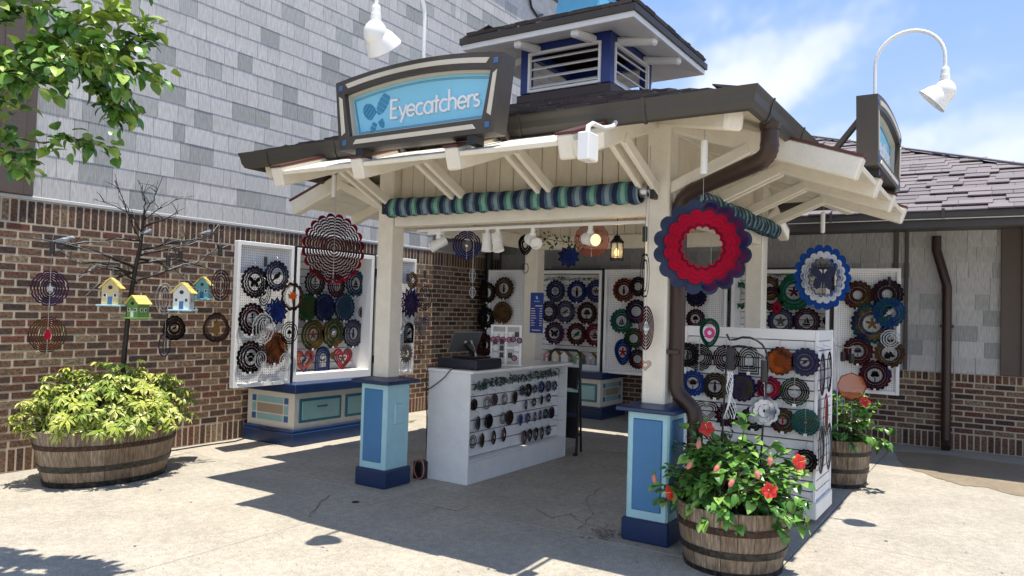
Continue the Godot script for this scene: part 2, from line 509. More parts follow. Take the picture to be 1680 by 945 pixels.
func shingle_mesh() -> ArrayMesh:      # unit shingle: width x, height y (butt at -0.5), thin at the top, face towards +z
	var b := MB.new()
	var q := [V(-0.5, -0.5, 0), V(0.5, -0.5, 0), V(0.5, 0.5, 0), V(-0.5, 0.5, 0), V(-0.5, -0.5, 1), V(0.5, -0.5, 1), V(0.5, 0.5, 0.25), V(-0.5, 0.5, 0.25)]
	for f in [[4, 5, 6, 7], [0, 1, 5, 4], [0, 4, 7, 3], [1, 2, 6, 5], [3, 7, 6, 2], [0, 3, 2, 1]]: b.quad_out(q[f[0]], q[f[1]], q[f[2]], q[f[3]], V(0, 0, 0.3))
	return b.mesh()
func shingle_items(origin: Vector3, along: Vector3, up: Vector3, length: float, rows: int, ex: float, thick: float, wmin: float, wmax: float, dark_share: float, inside = null) -> Array:
	var out := []
	var nrm := along.cross(up).normalized()
	for r in rows:
		var a := -rnd(0.0, wmin)
		while a < length:
			var w := rnd(wmin, wmax)
			if rng.randf() < 0.25: w *= 0.62
			var x0 := maxf(a, 0.0)
			var x1 := minf(a + w, length)
			a += w
			if x1 - x0 < 0.03: continue
			var hh := ex * 1.04
			var p := origin + along * ((x0 + x1) / 2) + up * (ex * r + hh / 2)
			if inside != null and not inside.call(p): continue
			var q := pix(p)
			if q.x < -160 or q.x > 1900 or q.y < -160 or q.y > 1000: continue
			var t := rng.randf()
			var tone := 0
			if t < dark_share: tone = 4 if rng.randf() < 0.5 else 3
			elif t < 0.5: tone = 2
			elif t < 0.75: tone = 1
			var k := thick * rnd(0.85, 1.2)
			var drop := rnd(-0.0012, 0.0012)
			out.append([Transform3D(Basis(along * (x1 - x0 - 0.004), up * hh, nrm * k), p + up * drop), tone])
	return out

func make_buildings() -> void:
	var bc := brick_cols()
	var bm := tones("brick", bc, 0.85, "brick", V(3.1, 3.1, 3.1), 0.7)
	var dim := []
	var ub := unit_brick()
	# the tall shingled building: its wall runs along z
	var t := thing("shingled_building", "tall building with pale grey shingles above a brown brick base", "building", V(WX, 0, -2.0))
	part("brick_base", MB.new().bx(WX - 0.3, WX - 0.0025, 0, 2.316, -5.9, 4.0).mesh(), M.mortar, t)
	pieces(t, "brick", brick_items(true, -5.74, 2.6, 0.203, 28, 0.0682, 0.2034, WX), ub, bm, bc, M.brick_all, "brick_field")
	part("ledge", MB.new().bx(WX - 0.02, WX + 0.008, 2.318, 2.352, -8.4, 4.0, 0.006).mesh(), M.ledge_grey, t)
	part("shingle_wall", MB.new().bx(WX - 0.3, WX - 0.007, 2.33, 7.3, -8.4, 4.0).mesh(), M.shingle_back, t)
	var sc := [Color(0.68, 0.67, 0.66), Color(0.645, 0.635, 0.625), Color(0.61, 0.605, 0.595), Color(0.41, 0.42, 0.41), Color(0.49, 0.50, 0.487)]
	var sm := tones("shingle", sc, 0.75, "grain", V(7, 0.6, 7), 0.12)
	var um := shingle_mesh()
	pieces(t, "shingle", shingle_items(V(WX - 0.006, 2.354, 1.47), V(0, 0, -1), V(0, 1, 0), 9.85, 26, 0.1865, 0.0045, 0.14, 0.36, 0.2), um, sm, sc, M.shingle_all, "shingle_field")
	part("corner_pilaster", MB.new().bx(WX - 0.02, WX + 0.03, 2.353, 7.3, 1.475, 1.92, 0.006).mesh(), M.pillar_brown, t)
	part("pilaster_return", MB.new().bx(WX - 0.02, WX + 0.045, 2.353, 7.3, 1.56, 1.75, 0.004).mesh(), M.pillar_brown, t)
	part("soffit", MB.new().bx(WX - 0.3, WX + 0.12, 7.3, 7.42, -8.5, 4.0).mesh(), M.pillar_brown, t)
	part("conduit", MB.new().tube([on(868, -10, 0, WX + 0.03), on(872, 12, 0, WX + 0.03), on(882, 27, 0, WX + 0.03), on(890, 24, 0, WX + 0.03)], 0.022, 6).mesh(), M.black, t)
	# the rear building: its wall runs along x under a deep eave
	var r := thing("rear_building", "low building with dark brown shingle hip roof and deep eave", "building", V(-1.0, 0, WZ))
	part("brick_base", MB.new().bx(-5.24, 6.5, 0, 0.9, WZ - 0.3, WZ - 0.0025).mesh(), M.mortar, r)
	var items := brick_items(false, -5.2, 4.6, 0.195, 9, 0.0668, 0.104, WZ)
	pieces(r, "brick", items, ub, bm, bc, M.brick_all, "brick_field")
	part("shingle_wall", MB.new().bx(-5.24, 6.5, 0.9, 2.62, WZ - 0.3, WZ - 0.007).mesh(), M.shingle_back, r)
	pieces(r, "wall_shingle", shingle_items(V(-5.2, 0.902, WZ - 0.006), V(1, 0, 0), V(0, 1, 0), 9.8, 9, 0.1865, 0.0045, 0.14, 0.36, 0.2), um, sm, sc, M.shingle_all, "wall_shingle_field")
	part("pilaster", MB.new().bx(1.75, 2.15, 0.905, 2.6, WZ - 0.02, WZ + 0.05, 0.006).mesh(), M.pillar_brown, r)
	part("pilaster_panel", MB.new().bx(1.95, 2.3, 0.905, 2.6, WZ - 0.02, WZ + 0.08, 0.006).mesh(), M.pillar_brown, r)
	part("wall_trim", MB.new().bx(0.64, 0.69, 0.905, 2.6, WZ - 0.02, WZ + 0.03, 0.004).mesh(), M.soffit, r)
	part("wall_trim", MB.new().bx(0.76, 0.80, 0.905, 2.6, WZ - 0.02, WZ + 0.03, 0.004).mesh(), M.soffit, r)
	part("soffit", MB.new().bx(-5.24, 3.6, 2.60, 2.63, WZ, -4.08).mesh(), M.soffit, r)
	part("fascia", MB.new().bx(-5.24, 3.6, 2.455, 2.62, -4.115, -4.075, 0.004).mesh(), M.fascia_dark, r)
	part("gutter", MB.new().bx(-5.24, 3.6, 2.54, 2.625, -4.073, -3.99, 0.012).mesh(), M.fascia_dark, r)
	part("eave_cable", MB.new().tube([V(-0.4, 2.538, -4.03), V(3.6, 2.532, -4.03)], 0.006, 6).mesh(), M.white, r)
	for x in [-0.9, 0.2, 1.25, 2.3]: part("gutter_strap", MB.new().bx(x, x + 0.03, 2.53, 2.632, -3.986, -3.97).mesh(), M.fascia_dark, r)
	# roof: one slope towards the kiosk, cut by a hip on the right
	var pitch := 0.42
	var eave := V(-5.24, 2.60, -3.98)
	var hip := func(z: float) -> float: return 3.6 + (z + 3.98)
	var zt := -9.6
	var yt := 2.60 + pitch * (-3.98 - zt)
	var dk := MB.new()
	dk.quad_out(eave, V(3.6, 2.60, -3.98), V(hip.call(zt), yt, zt), V(-5.24, yt, zt), V(0, -9, 0))
	dk.quad_out(V(3.6, 2.60, -3.98), V(3.6, 2.60, -15.2), V(hip.call(zt), yt, zt), V(hip.call(zt), yt, zt), V(0, -9, 0))
	part("roof_deck", dk.mesh(), M.fascia_dark, r)
	var up := V(0, pitch, -1).normalized()
	var tc := [Color(0.205, 0.180, 0.192), Color(0.19, 0.166, 0.178), Color(0.222, 0.196, 0.206), Color(0.165, 0.144, 0.154), Color(0.225, 0.195, 0.20)]
	var tm := tones("roof_tile", tc, 0.8, "fine", V(3, 3, 3), 0.5)
	var ti := shingle_items(eave + V(0, 0.006, 0) - V(1, 0, 0) * -4.2, V(1, 0, 0), up, 4.9, 36, 0.165, 0.012, 0.2, 0.36, 0.3, func(p: Vector3) -> bool: return p.x < hip.call(p.z) - 0.02)
	var tall := ti.duplicate()
	for i in tall.size():                                                # uneven butts, as laid in a staggered pattern
		if rng.randf() < 0.45:
			var xf: Transform3D = tall[i][0]
			xf.origin += -up * 0.04 + xf.basis.z.normalized() * 0.02
			tall[i] = [xf, tall[i][1]]
	pieces(r, "roof_shingle", tall, um, tm, tc, M.roof_tile_all, "roof_shingle_field")
	var hc := MB.new()
	for i in 40:
		var z := -4.05 - i * 0.135
		var p := V(hip.call(z), 2.60 + pitch * (-3.98 - z) + 0.02, z)
		var d := V(-1, pitch, -1).normalized()
		hc.box(Transform3D(Basis(V(1, 0, -1).normalized(), V(1, 0, -1).normalized().cross(-d) * -1.0, d), p), V(0.22, 0.022, 0.2))
	part("hip_cap", hc.mesh(), M.roof_tile1, r)
	# round leader pipe on the rear wall
	var dp := thing("downspout", "dark brown downspout pipe down the rear brick wall", "downspout", V(1.22, 0, WZ + 0.09))
	var zz := WZ + 0.09
	part("pipe", MB.new().tube([V(1.10, 2.52, zz), V(1.10, 2.36, zz), V(1.115, 2.30, zz), V(1.20, 1.98, zz), V(1.215, 1.92, zz), V(1.222, 0.14, zz), V(1.225, 0.08, zz + 0.03), V(1.23, 0.035, zz + 0.10)], 0.052, 12).mesh(), M.spout, dp)
	for y in [1.45, 0.62]: part("strap", MB.new().box(at(V(1.218, y, zz - 0.03)), V(0.14, 0.03, 0.09)).mesh(), M.spout, dp)
	var cp := thing("corner_downspout", "black downspout pipe in the corner where brick walls meet", "downspout", V(WX + 0.12, 0, -5.3))
	part("pipe", MB.new().tube([V(WX + 0.10, 2.55, -5.3), V(WX + 0.10, 0.05, -5.3)], 0.06, 12).mesh(), M.black, cp)
	for y in [1.9, 0.7]: part("strap", MB.new().box(at(V(WX + 0.06, y, -5.3)), V(0.10, 0.03, 0.15)).mesh(), M.black, cp)

# ---------------------------------------------------------------- kiosk
const SLOPE := 0.35
func side_frame(k: int) -> Transform3D:       # frames of the four sides: local x along the side, local z outwards, origin at the kiosk's centre
	return Transform3D(Basis(Vector3.UP, k * PI / 2), V(XC, 0, ZC))
func square_ring(prof: Array, half_x := 0.0) -> ArrayMesh:      # a profile of (distance from centre, height) run round the square kiosk with mitred corners
	var b := MB.new()
	for k in 4:
		var xf := side_frame(k)
		for i in prof.size() - 1:
			var p: Vector2 = prof[i]; var q: Vector2 = prof[i + 1]
			b.quad(xf * V(-p.x, p.y, p.x), xf * V(p.x, p.y, p.x), xf * V(q.x, q.y, q.x), xf * V(-q.x, q.y, q.x))
	return b.mesh()
func outer_y(r: float) -> float: return 2.685 + 0.375 * (2.05 - r)     # top of the roof deck
func trig_y(r: float) -> float: return 2.457 + SLOPE * (2.45 - r)      # top of the outriggers

func make_kiosk() -> void:
	var t := thing("kiosk", "cream open kiosk with blue pedestals, brown gutters and louvred cupola", "kiosk", V(XC, 0, ZC))
	var px0 := [-0.1675, -2.5985]
	var pz0 := [-0.1675, -2.5305]
	for i in 2:
		for j in 2:
			var x: float = px0[i]
			var z: float = pz0[j]
			var ped := part("pedestal", MB.new().box(at(V(x, 0.50, z)), V(0.292, 0.72, 0.292), 0.012).mesh(), M.sky_paint, t)
			part("plinth", MB.new().box(at(V(x, 0.075, z)), V(0.335, 0.15, 0.335), 0.012).mesh(), M.navy, ped)
			part("cap", MB.new().box(at(V(x, 0.866, z)), V(0.415, 0.03, 0.415), 0.006).lathe([Vector2(0.29, 0.881), Vector2(0.13, 0.905)], 4, at(V(x, 0, z), Basis(Vector3.UP, PI / 4))).mesh(), M.navy, ped)
			for f in 4:
				var b := Basis(Vector3.UP, f * PI / 2)
				if i == 1 and f == 1 and j == 0:
					part("access_plate", MB.new().box(Transform3D(b, V(x, 0.60, z) + b.z * 0.149), V(0.10, 0.17, 0.02), 0.006).mesh(), M.sky_paint, ped)
				else:
					part("inset_panel", MB.new().box(Transform3D(b, V(x, 0.505, z) + b.z * 0.147), V(0.205, 0.60, 0.014), 0.006).mesh(), M.mid_blue, ped)
			part("post", MB.new().box(at(V(x, 1.91, z)), V(0.163, 2.04, 0.163), 0.012).mesh(), M.cream, t)
	# beams, frieze boards, outriggers with boards between them, knee braces
	for k in 4:
		var xf := side_frame(k)
		var inn := 1.215 if k % 2 == 0 else 1.18
		var outd := 1.18 if k % 2 == 0 else 1.215
		part("beam", MB.new().box(xf * at(V(0, 2.235, outd)), V(inn * 2 - 0.163, 0.14, 0.12), 0.008).mesh(), M.cream, t)
		part("frieze_rail", MB.new().box(xf * at(V(0, 2.80, outd + 0.01)), V(inn * 2 - 0.163, 0.12, 0.08), 0.006).mesh(), M.cream, t)
		var nb := 18
		var bw := (inn * 2 - 0.165) / nb
		var bm := MB.new().box(Transform3D.IDENTITY, V(bw - 0.006, 0.44, 0.02), 0.004).mesh()
		for i in nb: part("frieze_board", bm, M.cream_board, t, xf * at(V(-inn + 0.0825 + (i + 0.5) * bw, 2.525, outd - 0.02)))
		for x in [-1.165, -0.39, 0.39, 1.165]:
			var a := xf * V(x, trig_y(1.26) - 0.07, 1.26)
			var b := xf * V(x, trig_y(2.45) - 0.07, 2.45)
			var og := part("outrigger", MB.new().beam(a, b, 0.10, 0.14, 0.012).mesh(), M.cream, t)
			part("metal_cap", MB.new().beam(xf * V(x, trig_y(2.00) + 0.008, 2.00), xf * V(x, trig_y(2.47) + 0.008, 2.47), 0.112, 0.016).mesh(), M.maroon_cap, og)
			for s in [-0.045, 0.045]:
				part("knee_brace", MB.new().beam(xf * V(x + s - 0.0, 2.32, 1.24), xf * V(x + s, trig_y(1.80) - 0.12, 1.80), 0.035, 0.075, 0.006).mesh(), M.cream, t)
		for bay in 3:
			var x0: float = [-1.165, -0.39, 0.39][bay] + 0.05
			var x1: float = [-0.39, 0.39, 1.165][bay] - 0.05
			for r in [2.38, 2.255, 2.13, 2.005, 1.88]:
				var sl := Basis(Vector3.RIGHT, atan(SLOPE))
				part("purlin_board", MB.new().box(xf * Transform3D(sl, V((x0 + x1) / 2, trig_y(r) - 0.045, r)), V(x1 - x0, 0.03, 0.1315), 0.004).mesh(), M.cream, t)
	for k in 4:                                                           # hip rafters, ends rounded
		var d := side_frame(k)
		var e := MB.new()
		var p0 := d * V(1.12, outer_y(1.12) - 0.16, 1.12)
		var p1 := d * V(1.93, outer_y(1.93) - 0.145, 1.93)
		e.beam(p0, p1, 0.115, 0.15, 0.015)
		part("hip_rafter", e.mesh(), M.cream, t)
	# roof
	part("roof_deck", square_ring([Vector2(2.05, 2.655), Vector2(2.05, 2.685), Vector2(0.42, outer_y(0.42))]), M.fascia_dark, t)
	part("roof_ceiling", square_ring([Vector2(0.42, outer_y(0.42) - 0.03), Vector2(2.05, 2.655)]), M.cream_board, t)
	var kc := [Color(0.075, 0.062, 0.062), Color(0.060, 0.05, 0.05), Color(0.09, 0.076, 0.075), Color(0.05, 0.042, 0.043), Color(0.10, 0.085, 0.08)]
	var km := tones("kiosk_tile", kc, 0.8, "fine", V(3, 3, 3), 0.5)
	var items := []
	for k in 4:
		var xf := side_frame(k)
		var up := (xf.basis * V(0, 0.375, -1)).normalized()
		var o := xf * V(-2.05, outer_y(2.05) + 0.004, 2.05)
		var al := xf.basis.x
		items.append_array(shingle_items(o, al, up, 4.1, 12, 0.14, 0.03, 0.12, 0.24, 0.3, func(p: Vector3) -> bool:
			var q := xf.affine_inverse() * p
			return absf(q.x) < q.z - 0.05))
	pieces(t, "roof_shingle", items, shingle_mesh(), km, kc, M.kiosk_tile_all, "roof_shingle_field", 260)
	var gut := part("gutter", square_ring([Vector2(2.005, 2.70), Vector2(2.005, 2.605), Vector2(2.025, 2.582), Vector2(2.05, 2.590), Vector2(2.068, 2.625), Vector2(2.075, 2.665), Vector2(2.088, 2.695), Vector2(2.090, 2.706), Vector2(2.078, 2.708), Vector2(2.066, 2.690), Vector2(2.050, 2.63), Vector2(2.02, 2.612)]), M.gutter, t)
	for k in 4:
		for x in [-1.75, -1.0, -0.2, 0.62, 1.45]:
			var g := MB.new()
			var pf := [Vector2(2.025, 2.578), Vector2(2.053, 2.586), Vector2(2.072, 2.623), Vector2(2.079, 2.665), Vector2(2.093, 2.709)]
			for i in pf.size() - 1: g.box(side_frame(k) * Transform3D(Basis(Vector3.RIGHT, -atan2((pf[i + 1] - pf[i]).y, (pf[i + 1] - pf[i]).x)), V(x, (pf[i].y + pf[i + 1].y) / 2, (pf[i].x + pf[i + 1].x) / 2)), V(0.022, 0.006, pf[i].distance_to(pf[i + 1]) + 0.004))
			part("strap", g.mesh(), M.gutter, gut)
	# cupola
	var cu := part("cupola", square_ring([Vector2(0.455, 3.10), Vector2(0.455, 3.375), Vector2(0.40, 3.40)]), M.maroon_base, t)
	var fr := MB.new()
	for k in 4:
		var xf := side_frame(k)
		fr.box(xf * at(V(0.393, 3.60, 0.393)), V(0.085, 0.42, 0.085), 0.005)
		fr.box(xf * at(V(0, 3.775, 0.40)), V(0.71, 0.07, 0.07))
	part("cupola_frame", fr.mesh(), M.royal, cu)
	for k in 4:
		var xf := side_frame(k)
		var lf := MB.new()
		lf.box(xf * at(V(-0.342, 3.57, 0.432)), V(0.022, 0.345, 0.03)).box(xf * at(V(0.342, 3.57, 0.432)), V(0.022, 0.345, 0.03))
		lf.box(xf * at(V(0, 3.735, 0.432)), V(0.66, 0.022, 0.03)).box(xf * at(V(0, 3.405, 0.432)), V(0.66, 0.022, 0.03))
		part("louvre_frame", lf.mesh(), M.white, cu)
		for y in [3.45, 3.53, 3.61, 3.69]:
			part("louvre", MB.new().box(xf * Transform3D(Basis(Vector3.RIGHT, 0.55), V(0, y, 0.405)), V(0.664, 0.010, 0.07), 0.003).mesh(), M.white, cu)
		for x in [-0.27, 0.27]:
			part("eave_bracket", MB.new().beam(xf * V(x, 3.775, 0.40), xf * V(x, 3.715, 0.77), 0.075, 0.065, 0.018).mesh(), M.white, cu)
	part("cupola_eave", square_ring([Vector2(0.44, 3.815), Vector2(0.785, 3.735), Vector2(0.805, 3.735), Vector2(0.805, 3.78)]), M.white, cu)
	part("cupola_fascia", square_ring([Vector2(0.79, 3.78), Vector2(0.825, 3.782), Vector2(0.825, 3.835), Vector2(0.23, 4.10)]), M.sign_brown, cu)
	var ci := []
	for k in 4:
		var xf := side_frame(k)
		var up := (xf.basis * V(0, 0.445, -1)).normalized()
		ci.append_array(shingle_items(xf * V(-0.83, 3.838, 0.83), xf.basis.x, up, 1.66, 6, 0.13, 0.026, 0.1, 0.2, 0.3, func(p: Vector3) -> bool:
			var q := xf.affine_inverse() * p
			return absf(q.x) < q.z + 0.01))
	pieces(cu, "cupola_shingle", ci, shingle_mesh(), km, kc, M.kiosk_tile_all, "cupola_shingle_field", 120)
	part("finial_base", square_ring([Vector2(0.26, 4.05), Vector2(0.26, 4.12), Vector2(0.22, 4.14), Vector2(0.19, 4.42), Vector2(0.24, 4.45), Vector2(0.02, 4.62)]), M.mid_sky, cu)
	# leader pipe: corrugated elbows from the gutter to the post, then down it
	var path := [V(0.66, 2.60, 0.30), V(0.66, 2.50, 0.30)]
	var arc := func(c0: Vector3, c1: Vector3, c2: Vector3, n: int) -> void:
		for i in n + 1:
			var s := float(i) / n
			path.append(c0.lerp(c1, s).lerp(c1.lerp(c2, s), s))
	arc.call(V(0.66, 2.47, 0.30), V(0.66, 2.40, 0.29), V(0.55, 2.385, 0.23), 12)
	arc.call(V(0.12, 2.315, -0.06), V(-0.03, 2.285, -0.14), V(-0.035, 2.18, -0.165), 14)
	path.append(V(-0.035, 1.10, -0.1675))
	arc.call(V(-0.035, 1.06, -0.1675), V(-0.035, 0.97, -0.1675), V(0.03, 0.93, -0.1675), 10)
	arc.call(V(0.055, 0.905, -0.1675), V(0.10, 0.87, -0.1675), V(0.10, 0.80, -0.1675), 10)
	path.append(V(0.10, 0.42, -0.1675))
	path.append(V(0.12, 0.30, -0.16))
	var rad := []
	for i in path.size():
		var bend := (i >= 2 and i < 15) or (i >= 15 and i < 30) or (i > 30 and i < 53)
		rad.append(0.050 + (0.004 if bend and i % 2 == 0 else 0.0))
	var dsp := part("leader_pipe", MB.new().tube(path, rad, 14).mesh(), M.spout, t)
	part("outlet", MB.new().lathe([Vector2(0.055, 2.56), Vector2(0.062, 2.60)], 14, at(V(0.66, 0, 0.30))).mesh(), M.spout, dsp)
	for y in [1.75, 1.25]: part("pipe_strap", MB.new().box(at(V(-0.05, y, -0.1675)), V(0.10, 0.03, 0.13), 0.003).mesh(), M.spout, dsp)
	# conduit box by the right front outrigger
	var jb := thing("junction_box", "white electrical box with curved conduit on outrigger end", "electrical box", V(-0.10, 2.36, 1.05))
	part("box", MB.new().box(at(V(-0.105, 2.385, 1.05)), V(0.07, 0.15, 0.12), 0.006).mesh(), M.white_gloss, jb)
	part("conduit", MB.new().tube([V(-0.105, 2.45, 1.06), V(-0.105, 2.50, 1.05), V(-0.105, 2.525, 1.0), V(-0.11, 2.53, 0.86), V(-0.11, 2.565, 0.74), V(-0.11, 2.60, 0.70)], 0.014, 8).mesh(), M.white_gloss, jb)

# ---------------------------------------------------------------- signs and lamps
func sign_outline(grow: float, arch: float) -> PackedVector2Array:
	var o := PackedVector2Array()
	var bw := 0.618 - grow
	var tw := 0.672 - grow
	var y0 := grow
	var y1 := 0.455 - grow
	for i in 12: o.append(Vector2(lerpf(-bw, bw, i / 12.0), y0))
	for i in 6: o.append(Vector2(lerpf(bw, tw, i / 6.0), lerpf(y0, y1, i / 6.0)))
	for i in 20:
		var s := i / 20.0
		o.append(Vector2(lerpf(tw, -tw, s), y1 + arch * 4.0 * s * (1.0 - s)))
	for i in 6: o.append(Vector2(lerpf(-tw, -bw, i / 6.0), lerpf(y1, y0, i / 6.0)))
	return o
func strokes(b: MB, lines: Array, xf: Transform3D, size: float, w: float, th: float) -> void:      # each stroke is one ribbon with thickness
	for k in lines.size():
		var pts: PackedVector2Array = lines[k]
		var m := pts.size()
		var l := PackedVector2Array()
		var r := PackedVector2Array()
		for i in m:
			var d := (pts[mini(i + 1, m - 1)] - pts[maxi(i - 1, 0)]).normalized()
			var s := Vector2(-d.y, d.x) * w * 0.5
			var e := Vector2.ZERO
			if i == 0: e = -d * w * 0.2
			if i == m - 1: e = d * w * 0.2
			l.append((pts[i] + s + e) * size); r.append((pts[i] - s + e) * size)
		var f := Vector3(0, 0, th * 0.5)
		var q := xf * Transform3D(Basis(), Vector3(0, 0, 0.0007 * k))
		for i in m - 1:
			var a0 := Vector3(l[i].x, l[i].y, 0); var a1 := Vector3(l[i + 1].x, l[i + 1].y, 0)
			var b0 := Vector3(r[i].x, r[i].y, 0); var b1 := Vector3(r[i + 1].x, r[i + 1].y, 0)
			b.quad(q * (b0 + f), q * (b1 + f), q * (a1 + f), q * (a0 + f))
			b.quad(q * (a0 - f), q * (a1 - f), q * (b1 - f), q * (b0 - f))
			b.quad(q * (a0 + f), q * (a1 + f), q * (a1 - f), q * (a0 - f))
			b.quad(q * (b1 + f), q * (b0 + f), q * (b0 - f), q * (b1 - f))
func arc2(cx: float, cy: float, rx: float, ry: float, a0: float, a1: float, n := 14) -> PackedVector2Array:
	var o := PackedVector2Array()
	for i in n + 1:
		var a := deg_to_rad(lerpf(a0, a1, float(i) / n))
		o.append(Vector2(cx + rx * cos(a), cy + ry * sin(a)))
	return o
func glyph(ch: String) -> Array:      # [advance, strokes] of a light geometric lettering; cap height 1
	match ch:
		"E": return [0.62, [PackedVector2Array([Vector2(0.05, 0), Vector2(0.05, 1)]), PackedVector2Array([Vector2(0.05, 0.02), Vector2(0.52, 0.02)]), PackedVector2Array([Vector2(0.05, 0.52), Vector2(0.46, 0.52)]), PackedVector2Array([Vector2(0.05, 0.98), Vector2(0.52, 0.98)])]]
		"y": return [0.56, [PackedVector2Array([Vector2(0.02, 0.60), Vector2(0.28, 0.06)]), PackedVector2Array([Vector2(0.54, 0.60), Vector2(0.16, -0.26)])]]
		"e": return [0.62, [arc2(0.29, 0.30, 0.27, 0.30, 0, 318, 22), PackedVector2Array([Vector2(0.04, 0.30), Vector2(0.56, 0.30)])]]
		"c": return [0.55, [arc2(0.30, 0.30, 0.28, 0.30, 48, 312, 20)]]
		"a": return [0.66, [arc2(0.29, 0.30, 0.27, 0.30, 0, 360, 24), PackedVector2Array([Vector2(0.57, 0.0), Vector2(0.57, 0.60)])]]
		"t": return [0.38, [PackedVector2Array([Vector2(0.17, 0.0), Vector2(0.17, 0.86)]), PackedVector2Array([Vector2(0.0, 0.59), Vector2(0.35, 0.59)])]]
		"h": return [0.62, [PackedVector2Array([Vector2(0.05, 0), Vector2(0.05, 1.06)]), arc2(0.28, 0.36, 0.23, 0.24, 180, 0, 14), PackedVector2Array([Vector2(0.51, 0.36), Vector2(0.51, 0)])]]
		"r": return [0.38, [PackedVector2Array([Vector2(0.05, 0), Vector2(0.05, 0.60)]), arc2(0.29, 0.34, 0.24, 0.25, 180, 70, 10)]]
		"s": return [0.42, [arc2(0.19, 0.445, 0.145, 0.145, 50, 270, 12), arc2(0.19, 0.15, 0.16, 0.15, 90, -140, 12)]]
	return [0.4, []]
func make_sign(xf: Transform3D, label: String) -> void:     # xf: bottom centre of the sign's front face, facing local +z
	var t := thing("shop_sign", label, "sign", xf.origin, "arched signs of the kiosk")
	var fr := MB.new().ring(sign_outline(0.0, 0.055), sign_outline(0.085, 0.052), 0.13, xf * at(V(0, 0, -0.065)))
	part("frame", fr.mesh(), M.sign_brown, t)
	part("back_panel", MB.new().ext(sign_outline(0.03, 0.052), 0.02, xf * at(V(0, 0, -0.115))).mesh(), M.sign_brown, t)
	part("inner_liner", MB.new().ring(sign_outline(0.08, 0.052), sign_outline(0.099, 0.051), 0.05, xf * at(V(0, 0, -0.060))).mesh(), M.sign_strip, t)
	var pan := part("face_panel", MB.new().ext(sign_outline(0.097, 0.051), 0.012, xf * at(V(0, 0, -0.075))).mesh(), M.sign_blue, t)
	part("border_line", MB.new().ring(sign_outline(0.113, 0.05), sign_outline(0.1155, 0.05), 0.003, xf * at(V(0, 0, -0.067))).mesh(), M.sign_blue_line, pan)
	part("border_line", MB.new().ring(sign_outline(0.121, 0.05), sign_outline(0.123, 0.05), 0.003, xf * at(V(0, 0, -0.067))).mesh(), M.sign_blue_line, pan)
	# cream strips let into the frame, small blue squares at its corners
	var o := sign_outline(0.030, 0.055)
	var q := sign_outline(0.058, 0.054)
	for run in [[1, 11], [13, 17], [19, 37], [39, 43]]:
		var st := MB.new()
		for i in range(run[0], run[1]):
			var m := o.size()
			var poly := PackedVector2Array([o[i % m], o[(i + 1) % m], q[(i + 1) % m], q[i % m]])
			st.ext(poly, 0.006, xf * at(V(0, 0, 0.002)))
		part("cream_strip", st.mesh(), M.sign_strip, t)
	for c in [Vector2(-0.572, 0.045), Vector2(0.572, 0.045), Vector2(0.622, 0.412), Vector2(-0.622, 0.412)]:
		part("corner_square", MB.new().box(xf * at(V(c.x, c.y, 0.001)), V(0.030, 0.032, 0.01), 0.002).mesh(), M.accent_blue, t)
	# lettering, standing off the panel
	var pen := -0.23
	var size := 0.1185
	for ch in "Eyecatchers":
		var g := glyph(ch)
		var b := MB.new()
		strokes(b, g[1], xf * at(V(pen, 0.182, -0.062)), size, 0.118, 0.012)
		part("letter", b.mesh(), M.sign_letter, pan)
		pen += g[0] * size
	# butterfly emblem of striped lobes
	for w in [[-0.418, 0.250, 0.066, 0.046, -42.0, 5], [-0.302, 0.292, 0.078, 0.040, 58.0, 5], [-0.378, 0.150, 0.042, 0.022, 62.0, 3], [-0.312, 0.168, 0.038, 0.022, 118.0, 3]]:
		var el := PackedVector2Array()
		for i in 24:
			var p := Vector2(w[2] * cos(TAU * i / 24.0), w[3] * sin(TAU * i / 24.0))
			el.append(p.rotated(deg_to_rad(w[4])) + Vector2(w[0], w[1]))
		var st := MB.new()
		for s in w[5]:
			var x0: float = w[2] * (-1.0 + 2.0 * s / w[5]) + 0.003
			var x1: float = w[2] * (-1.0 + 2.0 * (s + 1) / w[5]) - 0.003
			var band := PackedVector2Array()
			for i in 9: band.append((Vector2(x0 - 0.014 * (1.0 - pow((i - 4) / 4.0, 2.0)), (i - 4) / 4.0 * 0.12)).rotated(deg_to_rad(w[4])) + Vector2(w[0], w[1]))
			for i in range(8, -1, -1): band.append((Vector2(x1 - 0.014 * (1.0 - pow((i - 4) / 4.0, 2.0)), (i - 4) / 4.0 * 0.12)).rotated(deg_to_rad(w[4])) + Vector2(w[0], w[1]))
			for poly in Geometry2D.intersect_polygons(el, band):
				if poly.size() > 2: st.ext(poly, 0.004, xf * at(V(0, 0, -0.067 + w[2] * 0.02)))
		part("emblem_lobe", st.mesh(), M.sign_logo, pan)
	for x in [-0.45, 0.45]:
		part("back_strut", MB.new().beam(xf * V(x, 0.36, -0.13), xf * V(x, 0.02, -0.40), 0.05, 0.035, 0.004).mesh(), M.sign_brown, t)
		part("mount", MB.new().box(xf * at(V(x, -0.02, -0.06)), V(0.06, 0.07, 0.10), 0.004).mesh(), M.black, t)
